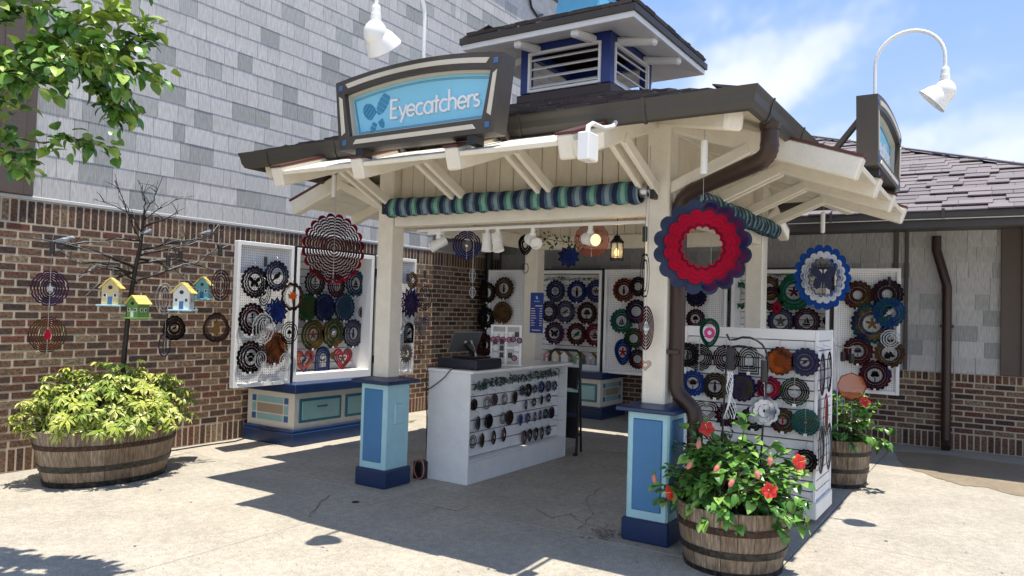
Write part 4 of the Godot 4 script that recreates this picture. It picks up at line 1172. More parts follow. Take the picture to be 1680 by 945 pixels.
func motif(kind: String) -> Array:       # silhouettes inside a unit circle
	var el := func(x: float, y: float, rx: float, ry: float, rot := 0.0) -> PackedVector2Array:
		var o := PackedVector2Array()
		for i in 14: o.append(Vector2(rx * cos(TAU * i / 14.0), ry * sin(TAU * i / 14.0)).rotated(rot) + Vector2(x, y))
		return o
	var pg := func(a: Array) -> PackedVector2Array:
		var o := PackedVector2Array()
		for i in range(0, a.size(), 2): o.append(Vector2(a[i], a[i + 1]))
		return o
	match kind:
		"butterfly": return [pg.call([-0.04, 0.0, -0.1, 0.25, -0.45, 0.62, -0.82, 0.62, -0.78, 0.2, -0.45, -0.02]), pg.call([0.04, 0.0, 0.45, -0.02, 0.78, 0.2, 0.82, 0.62, 0.45, 0.62, 0.1, 0.25]), pg.call([-0.04, 0.05, -0.5, -0.05, -0.62, -0.45, -0.4, -0.68, -0.14, -0.5]), pg.call([0.04, 0.05, 0.14, -0.5, 0.4, -0.68, 0.62, -0.45, 0.5, -0.05]), el.call(0, -0.08, 0.07, 0.55), pg.call([-0.02, 0.4, -0.2, 0.85, -0.24, 0.83, -0.05, 0.38]), pg.call([0.02, 0.4, 0.05, 0.38, 0.24, 0.83, 0.2, 0.85])]
		"bird": return [el.call(0.0, -0.05, 0.5, 0.3, 0.5), el.call(0.38, 0.35, 0.2, 0.2), pg.call([0.52, 0.42, 0.8, 0.32, 0.54, 0.28]), pg.call([-0.3, -0.2, -0.85, -0.6, -0.62, -0.7, -0.2, -0.4])]
		"boat": return [pg.call([-0.6, -0.35, 0.6, -0.35, 0.42, -0.65, -0.42, -0.65]), pg.call([0.03, -0.28, 0.5, -0.28, 0.03, 0.75]), pg.call([-0.05, -0.28, -0.05, 0.55, -0.42, -0.28])]
		"star": 
			var o := PackedVector2Array()
			for i in 10: o.append(Vector2(0, 0.85 if i % 2 == 0 else 0.36).rotated(TAU * i / 10.0))
			return [o]
		"tree": return [pg.call([-0.08, -0.95, 0.08, -0.95, 0.08, -0.3, -0.08, -0.3]), el.call(0, 0.2, 0.5, 0.45), el.call(-0.3, -0.05, 0.3, 0.25), el.call(0.32, 0.0, 0.28, 0.26)]
		"bottle": return [el.call(0, -0.25, 0.26, 0.62), el.call(0, 0.5, 0.17, 0.32)]
		"paw": return [el.call(0, -0.3, 0.38, 0.3), el.call(-0.42, 0.12, 0.16, 0.22), el.call(-0.14, 0.38, 0.16, 0.24), el.call(0.16, 0.38, 0.16, 0.24), el.call(0.44, 0.12, 0.16, 0.22)]
		"anchor": return [pg.call([-0.07, -0.7, 0.07, -0.7, 0.07, 0.5, -0.07, 0.5]), el.call(0, 0.62, 0.18, 0.18), pg.call([-0.4, 0.28, 0.4, 0.28, 0.4, 0.15, -0.4, 0.15]), pg.call([-0.62, -0.2, -0.48, -0.42, 0, -0.66, 0.48, -0.42, 0.62, -0.2, 0.6, -0.5, 0.2, -0.82, -0.2, -0.82, -0.6, -0.5])]
		"maple": return [pg.call([0.0, 0.95, 0.16, 0.5, 0.42, 0.68, 0.36, 0.28, 0.9, 0.34, 0.62, 0.02, 0.78, -0.14, 0.1, -0.4, 0.06, -0.85, -0.06, -0.85, -0.1, -0.4, -0.78, -0.14, -0.62, 0.02, -0.9, 0.34, -0.36, 0.28, -0.42, 0.68, -0.16, 0.5])]
		"ladybug": return [el.call(0, -0.15, 0.42, 0.55), el.call(0, 0.5, 0.24, 0.2), pg.call([-0.1, 0.6, -0.3, 0.92, -0.24, 0.94, -0.02, 0.62]), pg.call([0.1, 0.6, 0.02, 0.62, 0.24, 0.94, 0.3, 0.92])]
		"pineapple": return [el.call(0, -0.25, 0.4, 0.55), pg.call([-0.1, 0.25, 0.1, 0.25, 0.42, 0.75, 0.16, 0.6, 0.0, 0.95, -0.16, 0.6, -0.42, 0.75])]
		"wave": return [pg.call([-0.8, -0.5, 0.8, -0.5, 0.5, -0.1, 0.1, 0.35, -0.1, 0.0, -0.4, 0.3]), el.call(-0.3, -0.6, 0.4, 0.2)]
		"flower":
			var o := PackedVector2Array()
			for i in 30: o.append(Vector2(0, 0.5 + 0.28 * cos(5.0 * TAU * i / 30.0)).rotated(TAU * i / 30.0))
			return [o]
		"bars": return [pg.call([-0.5, -0.8, -0.36, -0.8, -0.36, 0.8, -0.5, 0.8]), pg.call([-0.07, -0.9, 0.07, -0.9, 0.07, 0.9, -0.07, 0.9]), pg.call([0.36, -0.8, 0.5, -0.8, 0.5, 0.8, 0.36, 0.8])]
	return []

var blot := FastNoiseLite.new()
func paint_of(c1: Color, c2: Color, sd: float):
	return func(p: Vector2) -> Color: return c1.lerp(c2, clampf(blot.get_noise_3d(p.x * 70.0, p.y * 70.0, sd * 37.0) * 1.3 + 0.42, 0.0, 1.0))
# one spinner: d holds shape, lobes, c (rim), k (inner), b (blot colour), hole, fig, fc (figure colour), rings (openwork), tagged
func spinner(p: Vector3, b: Basis, r: float, d: Dictionary, label: String, group := "", hang := Vector3.INF) -> Node3D:
	var t := thing("wind_spinner" if not d.has("called") else d.called, label, "wind spinner" if not d.has("cat") else d.cat, p, group)
	var sh: String = d.get("s", "scallop")
	var n: int = d.get("n", 18)
	var o := outline(sh, n)
	var c1: Color = PAL[d.get("c", "dark")]
	var c2: Color = PAL[d.get("k", d.get("c", "dark"))]
	var bl: Color = PAL[d.get("b", d.get("k", d.get("c", "dark")))]
	var sd := rnd(0, 9)
	var base := Transform3D(b, p)
	var hole: float = d.get("hole", 0.42)
	if d.has("open"):                       # nested wavy rings that have been swung open one after another
		var m: int = d.open
		var tw: float = d.get("twist", 0.06)
		for i in m:
			var s0 := 1.0 - (1.0 - hole) * i / m
			var s1: float = s0 - (1.0 - hole) / m * d.get("fill", 0.5)
			var rm := MB.new()
			var w := 0.018 if sh == "scallop" else 0.0
			rm.ring(sized(o, s0 * r, w * r, n), sized(o, s1 * r, w * r, n), 0.002, base * at(Vector3.ZERO, Basis(Vector3.UP, tw * (i + 1))), paint_of(c1.lerp(c2, float(i) / m), bl, sd))
			part("ring", rm.mesh(), M.paint, t)
		part("spine", MB.new().box(base * at(Vector3.ZERO), V(0.012 * r + 0.002, 1.96 * r, 0.0025)).mesh(), M.wire, t)
	else:
		part("rim", MB.new().ring(sized(o, r), sized(o, 0.80 * r), 0.0025, base, paint_of(c1, bl, sd)).mesh(), M.paint, t)
		var inner := base * at(V(0, 0, 0.004), Basis(Vector3.UP, d.get("twist", 0.05)))
		if hole > 0.0:
			var hs := outline("smooth") if sh == "scallop" or sh == "egg" else o
			var mid := sized(o, 0.79 * r)
			var hp := PackedVector2Array()
			for i in mid.size():
				if sh == "scallop" or sh == "egg": hp.append(mid[i].normalized() * hole * r)
				else: hp.append(o[i] * hole * r)
			var m1 := PackedVector2Array()
			var m2 := PackedVector2Array()
			for i in mid.size():
				m1.append(mid[i].lerp(hp[i], 0.46)); m2.append(mid[i].lerp(hp[i], 0.52))
			part("band", MB.new().ring(mid, m1, 0.0025, inner, paint_of(c2, bl, sd + 3.0)).mesh(), M.paint, t)
			part("inner_band", MB.new().ring(m2, hp, 0.0025, inner * at(V(0, 0, 0.003), Basis(Vector3.UP, 0.06)), paint_of(c2.lerp(c1, 0.5), bl, sd + 6.0)).mesh(), M.paint, t)
		else:
			var f := MB.new()
			f.ring(sized(o, 0.79 * r), sized(o, 0.45 * r), 0.0025, inner, paint_of(c2, bl, sd + 3.0))
			f.ring(sized(o, 0.445 * r), sized(o, 0.02 * r), 0.003, inner, paint_of(c2.lerp(bl, 0.6), c1, sd + 5.0))
			part("band", f.mesh(), M.paint, t)
	if d.has("fig"):
		var f := MB.new()
		f.col = PAL[d.get("fc", d.get("c", "dark"))]
		var fs: float = maxf(hole, 0.3) * r * d.get("fs", 0.98)
		for q in motif(d.fig): f.ext(sized(q, fs), 0.003, base * at(V(0, 0, 0.001)))
		f.box(base * at(V(0, -fs * 0.85, 0)), V(0.003, fs * 0.4, 0.002))
		part("figure", f.mesh(), M.paint, t)
	if d.get("gem", false):
		part("glass_ball", MB.new().lathe([Vector2(0, -0.18), Vector2(0.13, -0.13), Vector2(0.18, 0), Vector2(0.13, 0.13), Vector2(0, 0.18)].map(func(q): return q * r), 14, base).mesh(), M.steel, t)
	if d.get("tagged", false):
		part("price_tag", MB.new().box(base * at(V(0.0, -r * 0.93, 0.006)), V(0.026, 0.024, 0.001)).mesh(), M.paper, t)
	var top := p + b.y * r * 0.97
	if hang != Vector3.INF: part("hanger", MB.new().tube([top, hang], 0.0016, 5).mesh(), M.wire, t)
	else: part("hanger", MB.new().tube([top, top + b.y * 0.035 + b.z * 0.004, top + b.y * 0.05 - b.z * 0.05, top + b.y * 0.05 - b.z * d.get("back", 0.05)], 0.0018, 5).mesh(), M.wire, t)
	return t
func rows(list: Array, ax: int, val: float, b: Basis, place: String, group: String) -> void:    # [u, v, radius in photo pixels, spec, words]
	for q in list:
		var v: float = val
		if q.size() > 5: v = q[5]
		var p := on(q[0], q[1], ax, v)
		spinner(p, b, q[2] * 1.2 * depth(p) / FPX, q[3], q[4] + " " + place, group)

func make_spinners() -> void:
	blot.seed = 4
	blot.frequency = 0.08
	var g := "spinners hung on the display boards"
	# pegboard door nearest the metal tree
	rows([[417.7, 462.8, 22.5, {c = "plum", k = "slate", b = "dark", fig = "butterfly", fc = "black", hole = 0.5}, "purple-grey spinner with black butterfly"],
		[454.2, 452.7, 21.5, {c = "slate", k = "navy", b = "dark", fig = "bird", fc = "dark", hole = 0.52}, "navy scalloped spinner with dark bird in the middle"],
		[433.5, 482, 17, {s = "drop", c = "black", open = 3, hole = 0.35, fig = "bird", fc = "dark"}, "small black teardrop ornament", WX + 0.73],
		[480, 486.6, 20, {c = "brown", k = "brown", b = "dark", n = 12, hole = 0.72, fig = "maple", fc = "orange", fs = 0.7}, "ring with an orange maple leaf", WX + 0.76],
		[454, 510.5, 20, {s = "star", n = 12, c = "navy", k = "navy", b = "blue", hole = 0.0}, "navy pointed star spinner"],
		[413.7, 523.7, 23, {c = "dark", k = "maroon", b = "black", fig = "anchor", fc = "black", hole = 0.45, tagged = true}, "black and maroon spinner with anchor"],
		[432, 539, 22, {c = "silver", open = 5, hole = 0.15, n = 12, twist = 0.16}, "silver wavy openwork spinner", WX + 0.74],
		[474.6, 546, 16, {c = "black", open = 3, hole = 0.4, n = 10, fig = "tree", fc = "black"}, "black openwork ring with tree", WX + 0.74],
		[411, 586, 23, {c = "dark", k = "plum", b = "black", fig = "paw", fc = "black", hole = 0.46, tagged = true}, "dark spinner with black paw shape"],
		[450.7, 571.4, 23, {n = 28, c = "brown", k = "brown", b = "copper", hole = 0.0, tagged = true}, "flat brown copper mandala disc"],
		[427.5, 590, 12, {s = "smooth", c = "silver", open = 3, hole = 0.2, twist = 0.2}, "small silver wire ball", WX + 0.73],
		[468, 594, 13, {c = "silver", open = 3, hole = 0.3, n = 10, twist = 0.2}, "little silver openwork spinner", WX + 0.74]], 0, WX + 0.69, FX, "on pegboard door beside metal tree", g)
	# slatwall of the cabinet on the brick wall
	rows([[517, 463.8, 19, {c = "brown", k = "olive", b = "dark", hole = 0.45, fig = "anchor", fc = "brown", tagged = true}, "brown olive spinner with anchor"],
		[552, 468.6, 17, {c = "maroon", k = "maroon", b = "brown", hole = 0.45, fig = "bars", fc = "maroon"}, "maroon spinner with three bars"],
		[583.3, 465.4, 19, {c = "slate", k = "navy", b = "teal", hole = 0.45, fig = "boat", fc = "dark", tagged = true}, "dark blue spinner with sailing boat"],
		[503.3, 504.4, 20, {n = 22, c = "olive", k = "olive", b = "green", hole = 0.0, tagged = true}, "olive green solid spinner"],
		[532.5, 504.4, 20, {n = 22, c = "navy", k = "navy", b = "slate", hole = 0.0, tagged = true}, "deep navy solid spinner"],
		[565, 504.4, 20, {n = 22, c = "slate", k = "steel", b = "teal", hole = 0.0, tagged = true}, "slate and teal solid spinner"],
		[594.8, 512.4, 8, {s = "smooth", c = "tan", k = "brown", hole = 0.0}, "little round tan ornament"],
		[513.5, 549.5, 21, {s = "smooth", c = "olive", k = "olive", b = "gold", hole = 0.4, fig = "flower", fc = "copper", tagged = true}, "olive disc with copper flower"],
		[547, 546, 21, {n = 10, c = "copper", k = "gold", b = "green", hole = 0.3, gem = true, tagged = true}, "bronze sun spinner with silver ball"],
		[579.5, 547, 20, {c = "violet", k = "grey", b = "slate", hole = 0.4, fig = "bottle", fc = "violet", tagged = true}, "violet grey spinner with bottle shape"],
		[498.6, 590.8, 19, {s = "heart", c = "blue", k = "maroon", b = "orange", hole = 0.45, fig = "bird", fc = "slate"}, "blue and red heart with bird"],
		[529, 590.8, 19, {s = "arch", c = "navy", k = "blue", b = "slate", hole = 0.5, fig = "tree", fc = "silver"}, "blue arched ornament"],
		[562, 587.6, 19, {s = "heart", c = "teal", k = "maroon", b = "crimson", hole = 0.45, fig = "flower", fc = "tan"}, "teal and red heart with flower"],
		[545.6, 583, 5, {s = "smooth", c = "tan", k = "tan", hole = 0.0}, "tiny round wooden charm"]], 0, WX + 0.50, FX, "on slatwall of brick wall cabinet", g)
	# the far door of that cabinet, seen between post and brick
	rows([[676.7, 460, 12, {s = "octagon", c = "gold", k = "brown", b = "tan", hole = 0.35, gem = true}, "bronze octagon ornament"],
		[673, 496.7, 22, {s = "star", n = 14, c = "violet", k = "plum", b = "navy", hole = 0.0}, "spiky violet spinner"],
		[671, 546, 14, {s = "arch", c = "black", k = "black", hole = 0.5, fig = "bird", fc = "black"}, "black arched ornament"],
		[666.7, 580, 14, {s = "star", n = 16, c = "grey", k = "grey", b = "tan", hole = 0.4, fig = "flower", fc = "grey"}, "grey gear-shaped spinner"],
		[697.8, 489, 17, {c = "black", open = 3, hole = 0.45, n = 12, twist = 0.1}, "black wire ring spinner", WX + 0.76],
		[692, 533, 18, {s = "heart", c = "grey", open = 6, hole = 0.1, fill = 0.8}, "grey wire heart", WX + 0.76],
		[690.7, 573, 9, {s = "drop", c = "dark", open = 2, hole = 0.4}, "little dark teardrop", WX + 0.76]], 0, WX + 0.69, FX, "on far door of brick wall cabinet", g)
	# rear wall, door behind the register
	rows([[799, 480.3, 15, {c = "dark", k = "brown", b = "black", hole = 0.45, fig = "bottle", fc = "dark", tagged = true}, "upper dark brown spinner with bottle shape"],
		[826.7, 473, 16, {c = "brown", k = "tan", b = "brown", hole = 0.45, fig = "bottle", fc = "brown", tagged = true}, "light brown spinner with bottle shape"],
		[797.5, 521.6, 15, {c = "black", k = "dark", hole = 0.4, fig = "paw", fc = "black", tagged = true}, "black spinner with paw"],
		[824, 513, 16, {n = 24, c = "gold", k = "tan", b = "brown", hole = 0.0, tagged = true}, "golden brown solid spinner"],
		[794.3, 566, 16, {c = "dark", k = "brown", b = "maroon", hole = 0.4, fig = "tree", fc = "dark"}, "dark brown spinner with tree"]], 2, WZ + 0.69, FZ, "on pegboard door behind cash register", g)
	rows([[911.3, 477.5, 15.5, {c = "slate", k = "steel", b = "navy", hole = 0.35, fig = "bars", fc = "slate"}, "slate blue spinner with bars"],
		[946.6, 478.8, 16, {c = "navy", k = "navy", b = "blue", hole = 0.5, fig = "bottle", fc = "dark", tagged = true}, "navy spinner with bottle shape"],
		[978.4, 477.5, 16, {c = "slate", k = "violet", b = "blue", hole = 0.4, fig = "flower", fc = "tan"}, "blue violet spinner with flower"],
		[901, 511, 15, {c = "violet", k = "plum", b = "dark", hole = 0.4}, "dark violet spinner behind price board"],
		[927.6, 511.4, 16, {c = "navy", k = "violet", b = "grey", hole = 0.45, fig = "bird", fc = "grey", tagged = true}, "navy and grey spinner with bird"],
		[963, 514, 16, {c = "maroon", k = "maroon", b = "dark", hole = 0.5, fig = "tree", fc = "olive", tagged = true}, "dark red spinner with olive tree"],
		[909.6, 546.5, 16, {c = "maroon", k = "plum", b = "violet", hole = 0.48, fig = "butterfly", fc = "dark", tagged = true}, "plum red spinner with butterfly"],
		[946, 548, 16, {c = "maroon", k = "maroon", b = "dark", hole = 0.48, fig = "bird", fc = "green", tagged = true}, "maroon spinner with green bird"],
		[976, 549.5, 16, {c = "maroon", k = "red", b = "maroon", hole = 0.48, fig = "boat", fc = "maroon", tagged = true}, "maroon spinner with sailing boat"]], 2, WZ + 0.50, FZ, "on slatwall behind the counter", g)
	rows([[1023.5, 476, 17, {c = "copper", k = "brown", b = "maroon", hole = 0.42, fig = "bottle", fc = "brown", tagged = true}, "orange-brown spinner with bottle shape"],
		[1047, 470, 14, {c = "plum", k = "dark", hole = 0.4}, "dark plum spinner"],
		[1019.7, 526.9, 17.5, {c = "sea", k = "green", b = "teal", hole = 0.42, fig = "boat", fc = "slate", tagged = true}, "green spinner with sailing boat"],
		[1044, 511, 17, {c = "plum", k = "violet", b = "dark", hole = 0.4}, "violet spinner half behind the post"],
		[1039.8, 555.4, 15, {c = "olive", k = "green", b = "dark", hole = 0.4, tagged = true}, "mossy green spinner"],
		[1021.8, 577.6, 18, {s = "drop", c = "blue", k = "navy", b = "royal", hole = 0.45, fig = "flower", fc = "red"}, "blue teardrop spinner with red flower"],
		[1046, 589, 14, {c = "maroon", k = "maroon", b = "dark", hole = 0.4}, "small dark red spinner"]], 2, WZ + 0.69, FZ, "on pegboard door behind corner post", g)
	rows([[1142.4, 486.7, 15, {c = "plum", k = "navy", b = "dark", hole = 0.0, tagged = true}, "dark plum solid spinner"],
		[1141, 523, 14, {c = "maroon", k = "plum", b = "dark", hole = 0.45, fig = "tree", fc = "dark"}, "dark maroon spinner with tree"]], 2, WZ + 0.69, FZ, "on narrow door beside the leader pipe", g)
	rows([[1214, 484.8, 19, {c = "green", k = "green", b = "sea", hole = 0.58, tagged = true}, "open green ring spinner"],
		[1202.4, 523, 7, {s = "star", n = 12, c = "dark", k = "black", hole = 0.4, fig = "star", fc = "dark"}, "tiny dark gear charm"],
		[1261, 473, 17, {s = "egg", c = "brown", k = "gold", b = "brown", hole = 0.4}, "brown oval spinner"],
		[1266, 490, 17, {c = "maroon", k = "plum", b = "dark", hole = 0.4}, "maroon spinner behind brown oval"],
		[1302.6, 478.7, 26, {s = "egg", n = 22, c = "green", k = "green", b = "sea", hole = 0.4, fig = "flower", fc = "maroon"}, "large green egg-shaped spinner"],
		[1280.6, 527, 19, {c = "navy", k = "steel", b = "slate", hole = 0.5, fig = "star", fc = "grey"}, "steel blue spinner with star"],
		[1323, 527, 19, {c = "plum", k = "violet", b = "maroon", hole = 0.5, fig = "boat", fc = "dark"}, "purple spinner with sailing boat"],
		[1356.8, 526, 7, {s = "star", n = 12, c = "plum", k = "dark", hole = 0.4}, "tiny plum gear charm"],
		[1274.7, 505, 9, {s = "drop", c = "maroon", k = "crimson", hole = 0.3}, "little red glass drop", WZ + 0.56]], 2, WZ + 0.50, FZ, "on slatwall under rear eave", g)
	rows([[1407.3, 484, 20, {c = "brown", k = "olive", b = "maroon", hole = 0.3, tagged = true}, "brown and olive spinner"],
		[1455.6, 482.7, 21, {c = "plum", k = "plum", b = "dark", hole = 0.3}, "dark purple spinner"],
		[1431, 531, 28, {n = 22, c = "teal", k = "gold", b = "navy", hole = 0.42, fig = "flower", fc = "gold"}, "large teal and gold spinner", WZ + 0.70],
		[1458.9, 512.7, 21, {c = "royal", k = "blue", b = "teal", hole = 0.4, fig = "bird", fc = "silver"}, "bright blue spinner with silver bird", WZ + 0.72],
		[1407.3, 576, 20, {c = "maroon", k = "brown", b = "maroon", hole = 0.4, fig = "tree", fc = "grey", tagged = true}, "red-brown spinner with grey tree"],
		[1459.4, 580, 20, {c = "brown", k = "dark", b = "tan", hole = 0.48, fig = "wave", fc = "dark", tagged = true}, "brown spinner with wave"],
		[1435.5, 615.5, 21, {c = "maroon", k = "maroon", b = "plum", hole = 0.44, fig = "tree", fc = "dark", tagged = true}, "maroon spinner with dark tree"],
		[1461, 556, 13, {c = "silver", open = 3, hole = 0.3, n = 8, twist = 0.2}, "small silver openwork spinner", WZ + 0.75],
		[1458, 612, 5, {s = "drop", c = "violet", k = "violet", hole = 0.0}, "tiny violet drop", WZ + 0.72]], 2, WZ + 0.69, FZ, "on pegboard door beside rear downspout", g)
	# the slatwall stand
	var gs := "spinners hung on the slatwall stand"
	rows([[1128, 582, 17, {c = "dark", k = "black", hole = 0.4}, "black spinner half behind leader pipe"],
		[1147, 586, 19, {n = 14, c = "black", open = 5, hole = 0.3, fill = 0.7, b = "dark"}, "black openwork spinner"],
		[1191.4, 588, 19, {n = 14, c = "maroon", k = "plum", b = "dark", open = 5, hole = 0.2, fill = 0.72, tagged = true}, "dark plum openwork spinner"],
		[1228.5, 591, 19, {s = "arch", c = "black", open = 4, hole = 0.3, fill = 0.55, tagged = true}, "black arched wire spinner"],
		[1279.3, 592.3, 20, {n = 16, c = "copper", k = "orange", b = "brown", hole = 0.0}, "copper orange flower spinner"],
		[1320.5, 594, 20, {n = 16, c = "steel", k = "slate", b = "violet", hole = 0.3, fig = "bird", fc = "maroon"}, "steel blue spinner with red bird"],
		[1137, 628.5, 18, {c = "blue", k = "navy", b = "royal", hole = 0.45, fig = "tree", fc = "brown"}, "bright blue spinner with tree"],
		[1173, 633.5, 19, {n = 14, c = "olive", k = "brown", b = "dark", hole = 0.45, fig = "bottle", fc = "brown", tagged = true}, "olive brown spinner with bottle"],
		[1217.5, 635.5, 20, {n = 16, c = "navy", k = "olive", b = "violet", hole = 0.0}, "navy spinner with olive middle"],
		[1261, 637.5, 18, {n = 16, c = "navy", k = "maroon", b = "red", hole = 0.35, fig = "star", fc = "silver"}, "navy and red spinner with star"],
		[1303.4, 642.6, 20, {n = 18, c = "green", k = "maroon", b = "dark", open = 4, hole = 0.4, fill = 0.75, fig = "wave", fc = "silver", tagged = true}, "dark green openwork spinner with wave"],
		[1159, 673.7, 17, {s = "heart", c = "dark", open = 3, hole = 0.4, k = "maroon"}, "dark wire heart"],
		[1191.4, 681.7, 18, {s = "star", n = 14, c = "dark", k = "plum", b = "maroon", hole = 0.35, tagged = true}, "dark gear-shaped spinner"],
		[1235, 687, 17, {n = 10, c = "maroon", k = "green", b = "dark", hole = 0.35, tagged = true}, "red and green petal spinner"],
		[1284, 690, 18, {n = 14, c = "maroon", k = "plum", b = "olive", hole = 0.3, fig = "bottle", fc = "crimson", tagged = true}, "maroon spinner with crimson middle"],
		[1321.5, 693, 19, {n = 22, c = "sea", k = "olive", b = "teal", open = 5, hole = 0.1, fill = 0.9, tagged = true}, "teal and olive ringed disc"],
		[1222, 742, 18, {n = 16, c = "olive", k = "green", b = "dark", hole = 0.3}, "olive spinner partly behind leaves"],
		[1322, 756, 16, {n = 16, c = "brown", k = "dark", hole = 0.3, tagged = true}, "brown spinner above stand base"]], 2, -1.115, FZ, "on white slatwall stand", gs)
	rows([[1349.6, 614.4, 29, {s = "oval", c = "dark", k = "plum", hole = 0.5}, "dark oval spinner nearest stand corner"],
		[1360.7, 610, 28, {s = "oval", c = "dark", k = "black", hole = 0.4}, "black oval spinner beside dark oval"],
		[1355, 680, 29, {s = "diamond", c = "green", k = "green", b = "red", hole = 0.0}, "green pointed spinner with red top"],
		[1347.5, 738, 33, {s = "oval", c = "grey", k = "dark", hole = 0.4}, "long grey oval spinner"],
		[1360, 732, 32, {s = "oval", c = "dark", k = "grey", hole = 0.4}, "long dark oval spinner"]], 0, 0.70, FX, "on end of slatwall stand", gs)
	# small ornaments on the counter's slats
	var go := "small ornaments on the counter slats"
	var list := [[778, 664, 8, "brown", "smooth"], [799, 661, 9, "grey", "wire"], [811.7, 656, 8, "maroon", "smooth"], [828, 655, 8, "dark", "wire"], [845, 652.7, 9, "maroon", "drop"], [856.8, 640.6, 8, "slate", "star"], [867, 640, 9, "black", "smooth"], [877.5, 638, 7, "blue", "star"], [888.6, 635, 8, "blue", "smooth"], [899.7, 633.7, 8, "violet", "scallop"], [910, 632.7, 8, "steel", "star"],
		[863, 664, 7, "royal", "diamond"], [876, 659.7, 7, "dark", "star"], [888.6, 656, 7, "slate", "diamond"], [900, 652.7, 7, "plum", "star"],
		[784.4, 694.6, 10, "navy", "diamond"], [802, 691, 10, "dark", "smooth"], [825, 686, 8, "grey", "wire"], [836, 685, 10, "brown", "smooth"], [854, 689, 8, "royal", "drop"], [865.7, 685.7, 8, "blue", "star"], [877.5, 683.5, 7, "maroon", "diamond"], [886, 681, 7, "blue", "diamond"], [895, 678.7, 7, "teal", "scallop"], [905, 677, 8, "plum", "smooth"],
		[776, 724.8, 9, "dark", "wire"], [791, 722.5, 10, "olive", "diamond"], [810, 717.5, 10, "dark", "diamond"], [826.7, 713, 10, "maroon", "diamond"], [860, 718, 10, "maroon", "drop"], [869, 714, 9, "plum", "drop"], [879, 712, 9, "dark", "drop"], [889, 710, 9, "black", "diamond"], [899.7, 705.7, 8, "violet", "star"]]
	var nouns := {smooth = "round ornament", wire = "wire ring ornament", drop = "teardrop ornament", star = "starry ornament", diamond = "pointed ornament", scallop = "scalloped ornament"}
	for i in list.size():
		var q: Array = list[i]
		var p := on(q[0], q[1], 0, -2.07)
		var tier := "top tier" if i < 11 else ("second tier" if i < 15 else ("third tier" if i < 25 else "bottom tier"))
		var spec := {c = q[3], k = q[3], b = "grey" if rng.randf() < 0.4 else "dark", hole = 0.3, called = "ornament", cat = "ornament", s = q[4], back = 0.035}
		if q[4] == "wire": spec = {s = "smooth", c = q[3], open = 2, hole = 0.35, called = "ornament", cat = "ornament", back = 0.035}
		elif rng.randf() < 0.4: spec.hole = 0.0
		if q[4] == "star": spec.n = 8
		var nn: String = "small " + q[3] + " " + nouns[q[4]] + ", " + tier + " of the counter slats"
		spinner(p, FX, q[2] * 1.2 * depth(p) / FPX, spec, nn, go)
	# large spinners hung from the hip rafters
	var beam_y := func(x: float, z: float) -> float: return outer_y(maxf(absf(x - XC), absf(z - ZC))) - 0.22
	var face := func(p: Vector3, extra: float) -> Basis: return Basis(Vector3.UP, atan2(CAM.x - p.x, CAM.z - p.z) + extra)
	var gl := "large spinners hung from the kiosk's corners"
	var p := on(1152, 405, 2, 0.30)
	var t := spinner(p, face.call(p, 0.0), 0.288, {n = 16, c = "steel", k = "slate", hole = 0.78, twist = -0.05}, "large crimson and blue scalloped spinner hung at the front corner post", gl, V(p.x, beam_y.call(p.x, p.z), p.z))
	var fb: Basis = face.call(p, 0.0)
	var o := outline("scallop", 16)
	var rr := 0.288
	for k in [[0.93, 0.83, "navy", -0.10], [0.84, 0.775, "violet", -0.05], [0.785, 0.728, "crimson", 0.03], [0.730, 0.676, "red", 0.06], [0.678, 0.626, "crimson", 0.09], [0.628, 0.576, "red", 0.12], [0.578, 0.53, "crimson", 0.15], [0.532, 0.487, "red", 0.18], [0.489, 0.45, "maroon", 0.21], [0.452, 0.42, "crimson", 0.24]]:
		part("ring", MB.new().ring(sized(o, k[0] * rr), sized(o, k[1] * rr), 0.0025, Transform3D(fb * Basis(Vector3.UP, k[3]), p), paint_of(PAL[k[2]], PAL[k[2]].lerp(PAL.crimson, 0.3), 2.0)).mesh(), M.paint, t)
	battery(V(p.x, on(1154, 258, 2, 0.30).y, p.z), 0.021, 0.20, "white battery motor above the large crimson spinner", true)
	p = on(548, 408, 2, 0.15)
	t = spinner(p, face.call(p, 0.52), 0.290, {n = 20, c = "maroon", k = "brown", b = "maroon", open = 11, hole = 0.04, fill = 0.62, twist = 0.015}, "large brown openwork spinner hung near the brick wall cabinet", gl, V(p.x, beam_y.call(p.x, p.z), p.z))
	part("outer_ring", MB.new().ring(sized(outline("scallop", 20), 0.298), sized(outline("scallop", 20), 0.279), 0.003, Transform3D(face.call(p, 0.52), p), paint_of(PAL.red, PAL.maroon, 3.0)).mesh(), M.paint, t)
	battery(on(548, 305, 2, 0.15), 0.02, 0.19, "white battery motor above the large brown spinner", true)
	p = on(1350, 455, 0, 0.38)
	t = spinner(p, face.call(p, 0.62), 0.305, {n = 18, c = "royal", k = "white", b = "royal", hole = 0.56, fig = "butterfly", fc = "slate"}, "large blue and white spinner with butterfly under the edge-on sign", gl, V(p.x, 2.66, p.z))
	fb = face.call(p, 0.62)
	o = outline("scallop", 18)
	for k in [[0.80, 0.71, "white", 0.03], [0.72, 0.655, "white", 0.08], [0.665, 0.61, "silver", 0.13], [0.62, 0.57, "grey", 0.18]]:
		part("ring", MB.new().ring(sized(o, k[0] * 0.305), sized(o, k[1] * 0.305), 0.0025, Transform3D(fb * Basis(Vector3.UP, k[3]), p + fb.z * 0.008), paint_of(PAL[k[2]], PAL[k[2]], 2.0)).mesh(), M.paint, t)
	battery(on(1350, 365, 0, 0.38), 0.02, 0.19, "white battery motor above the butterfly spinner", true)
	# ornaments hung inside the kiosk
	var gi := "ornaments hung under the kiosk roof"
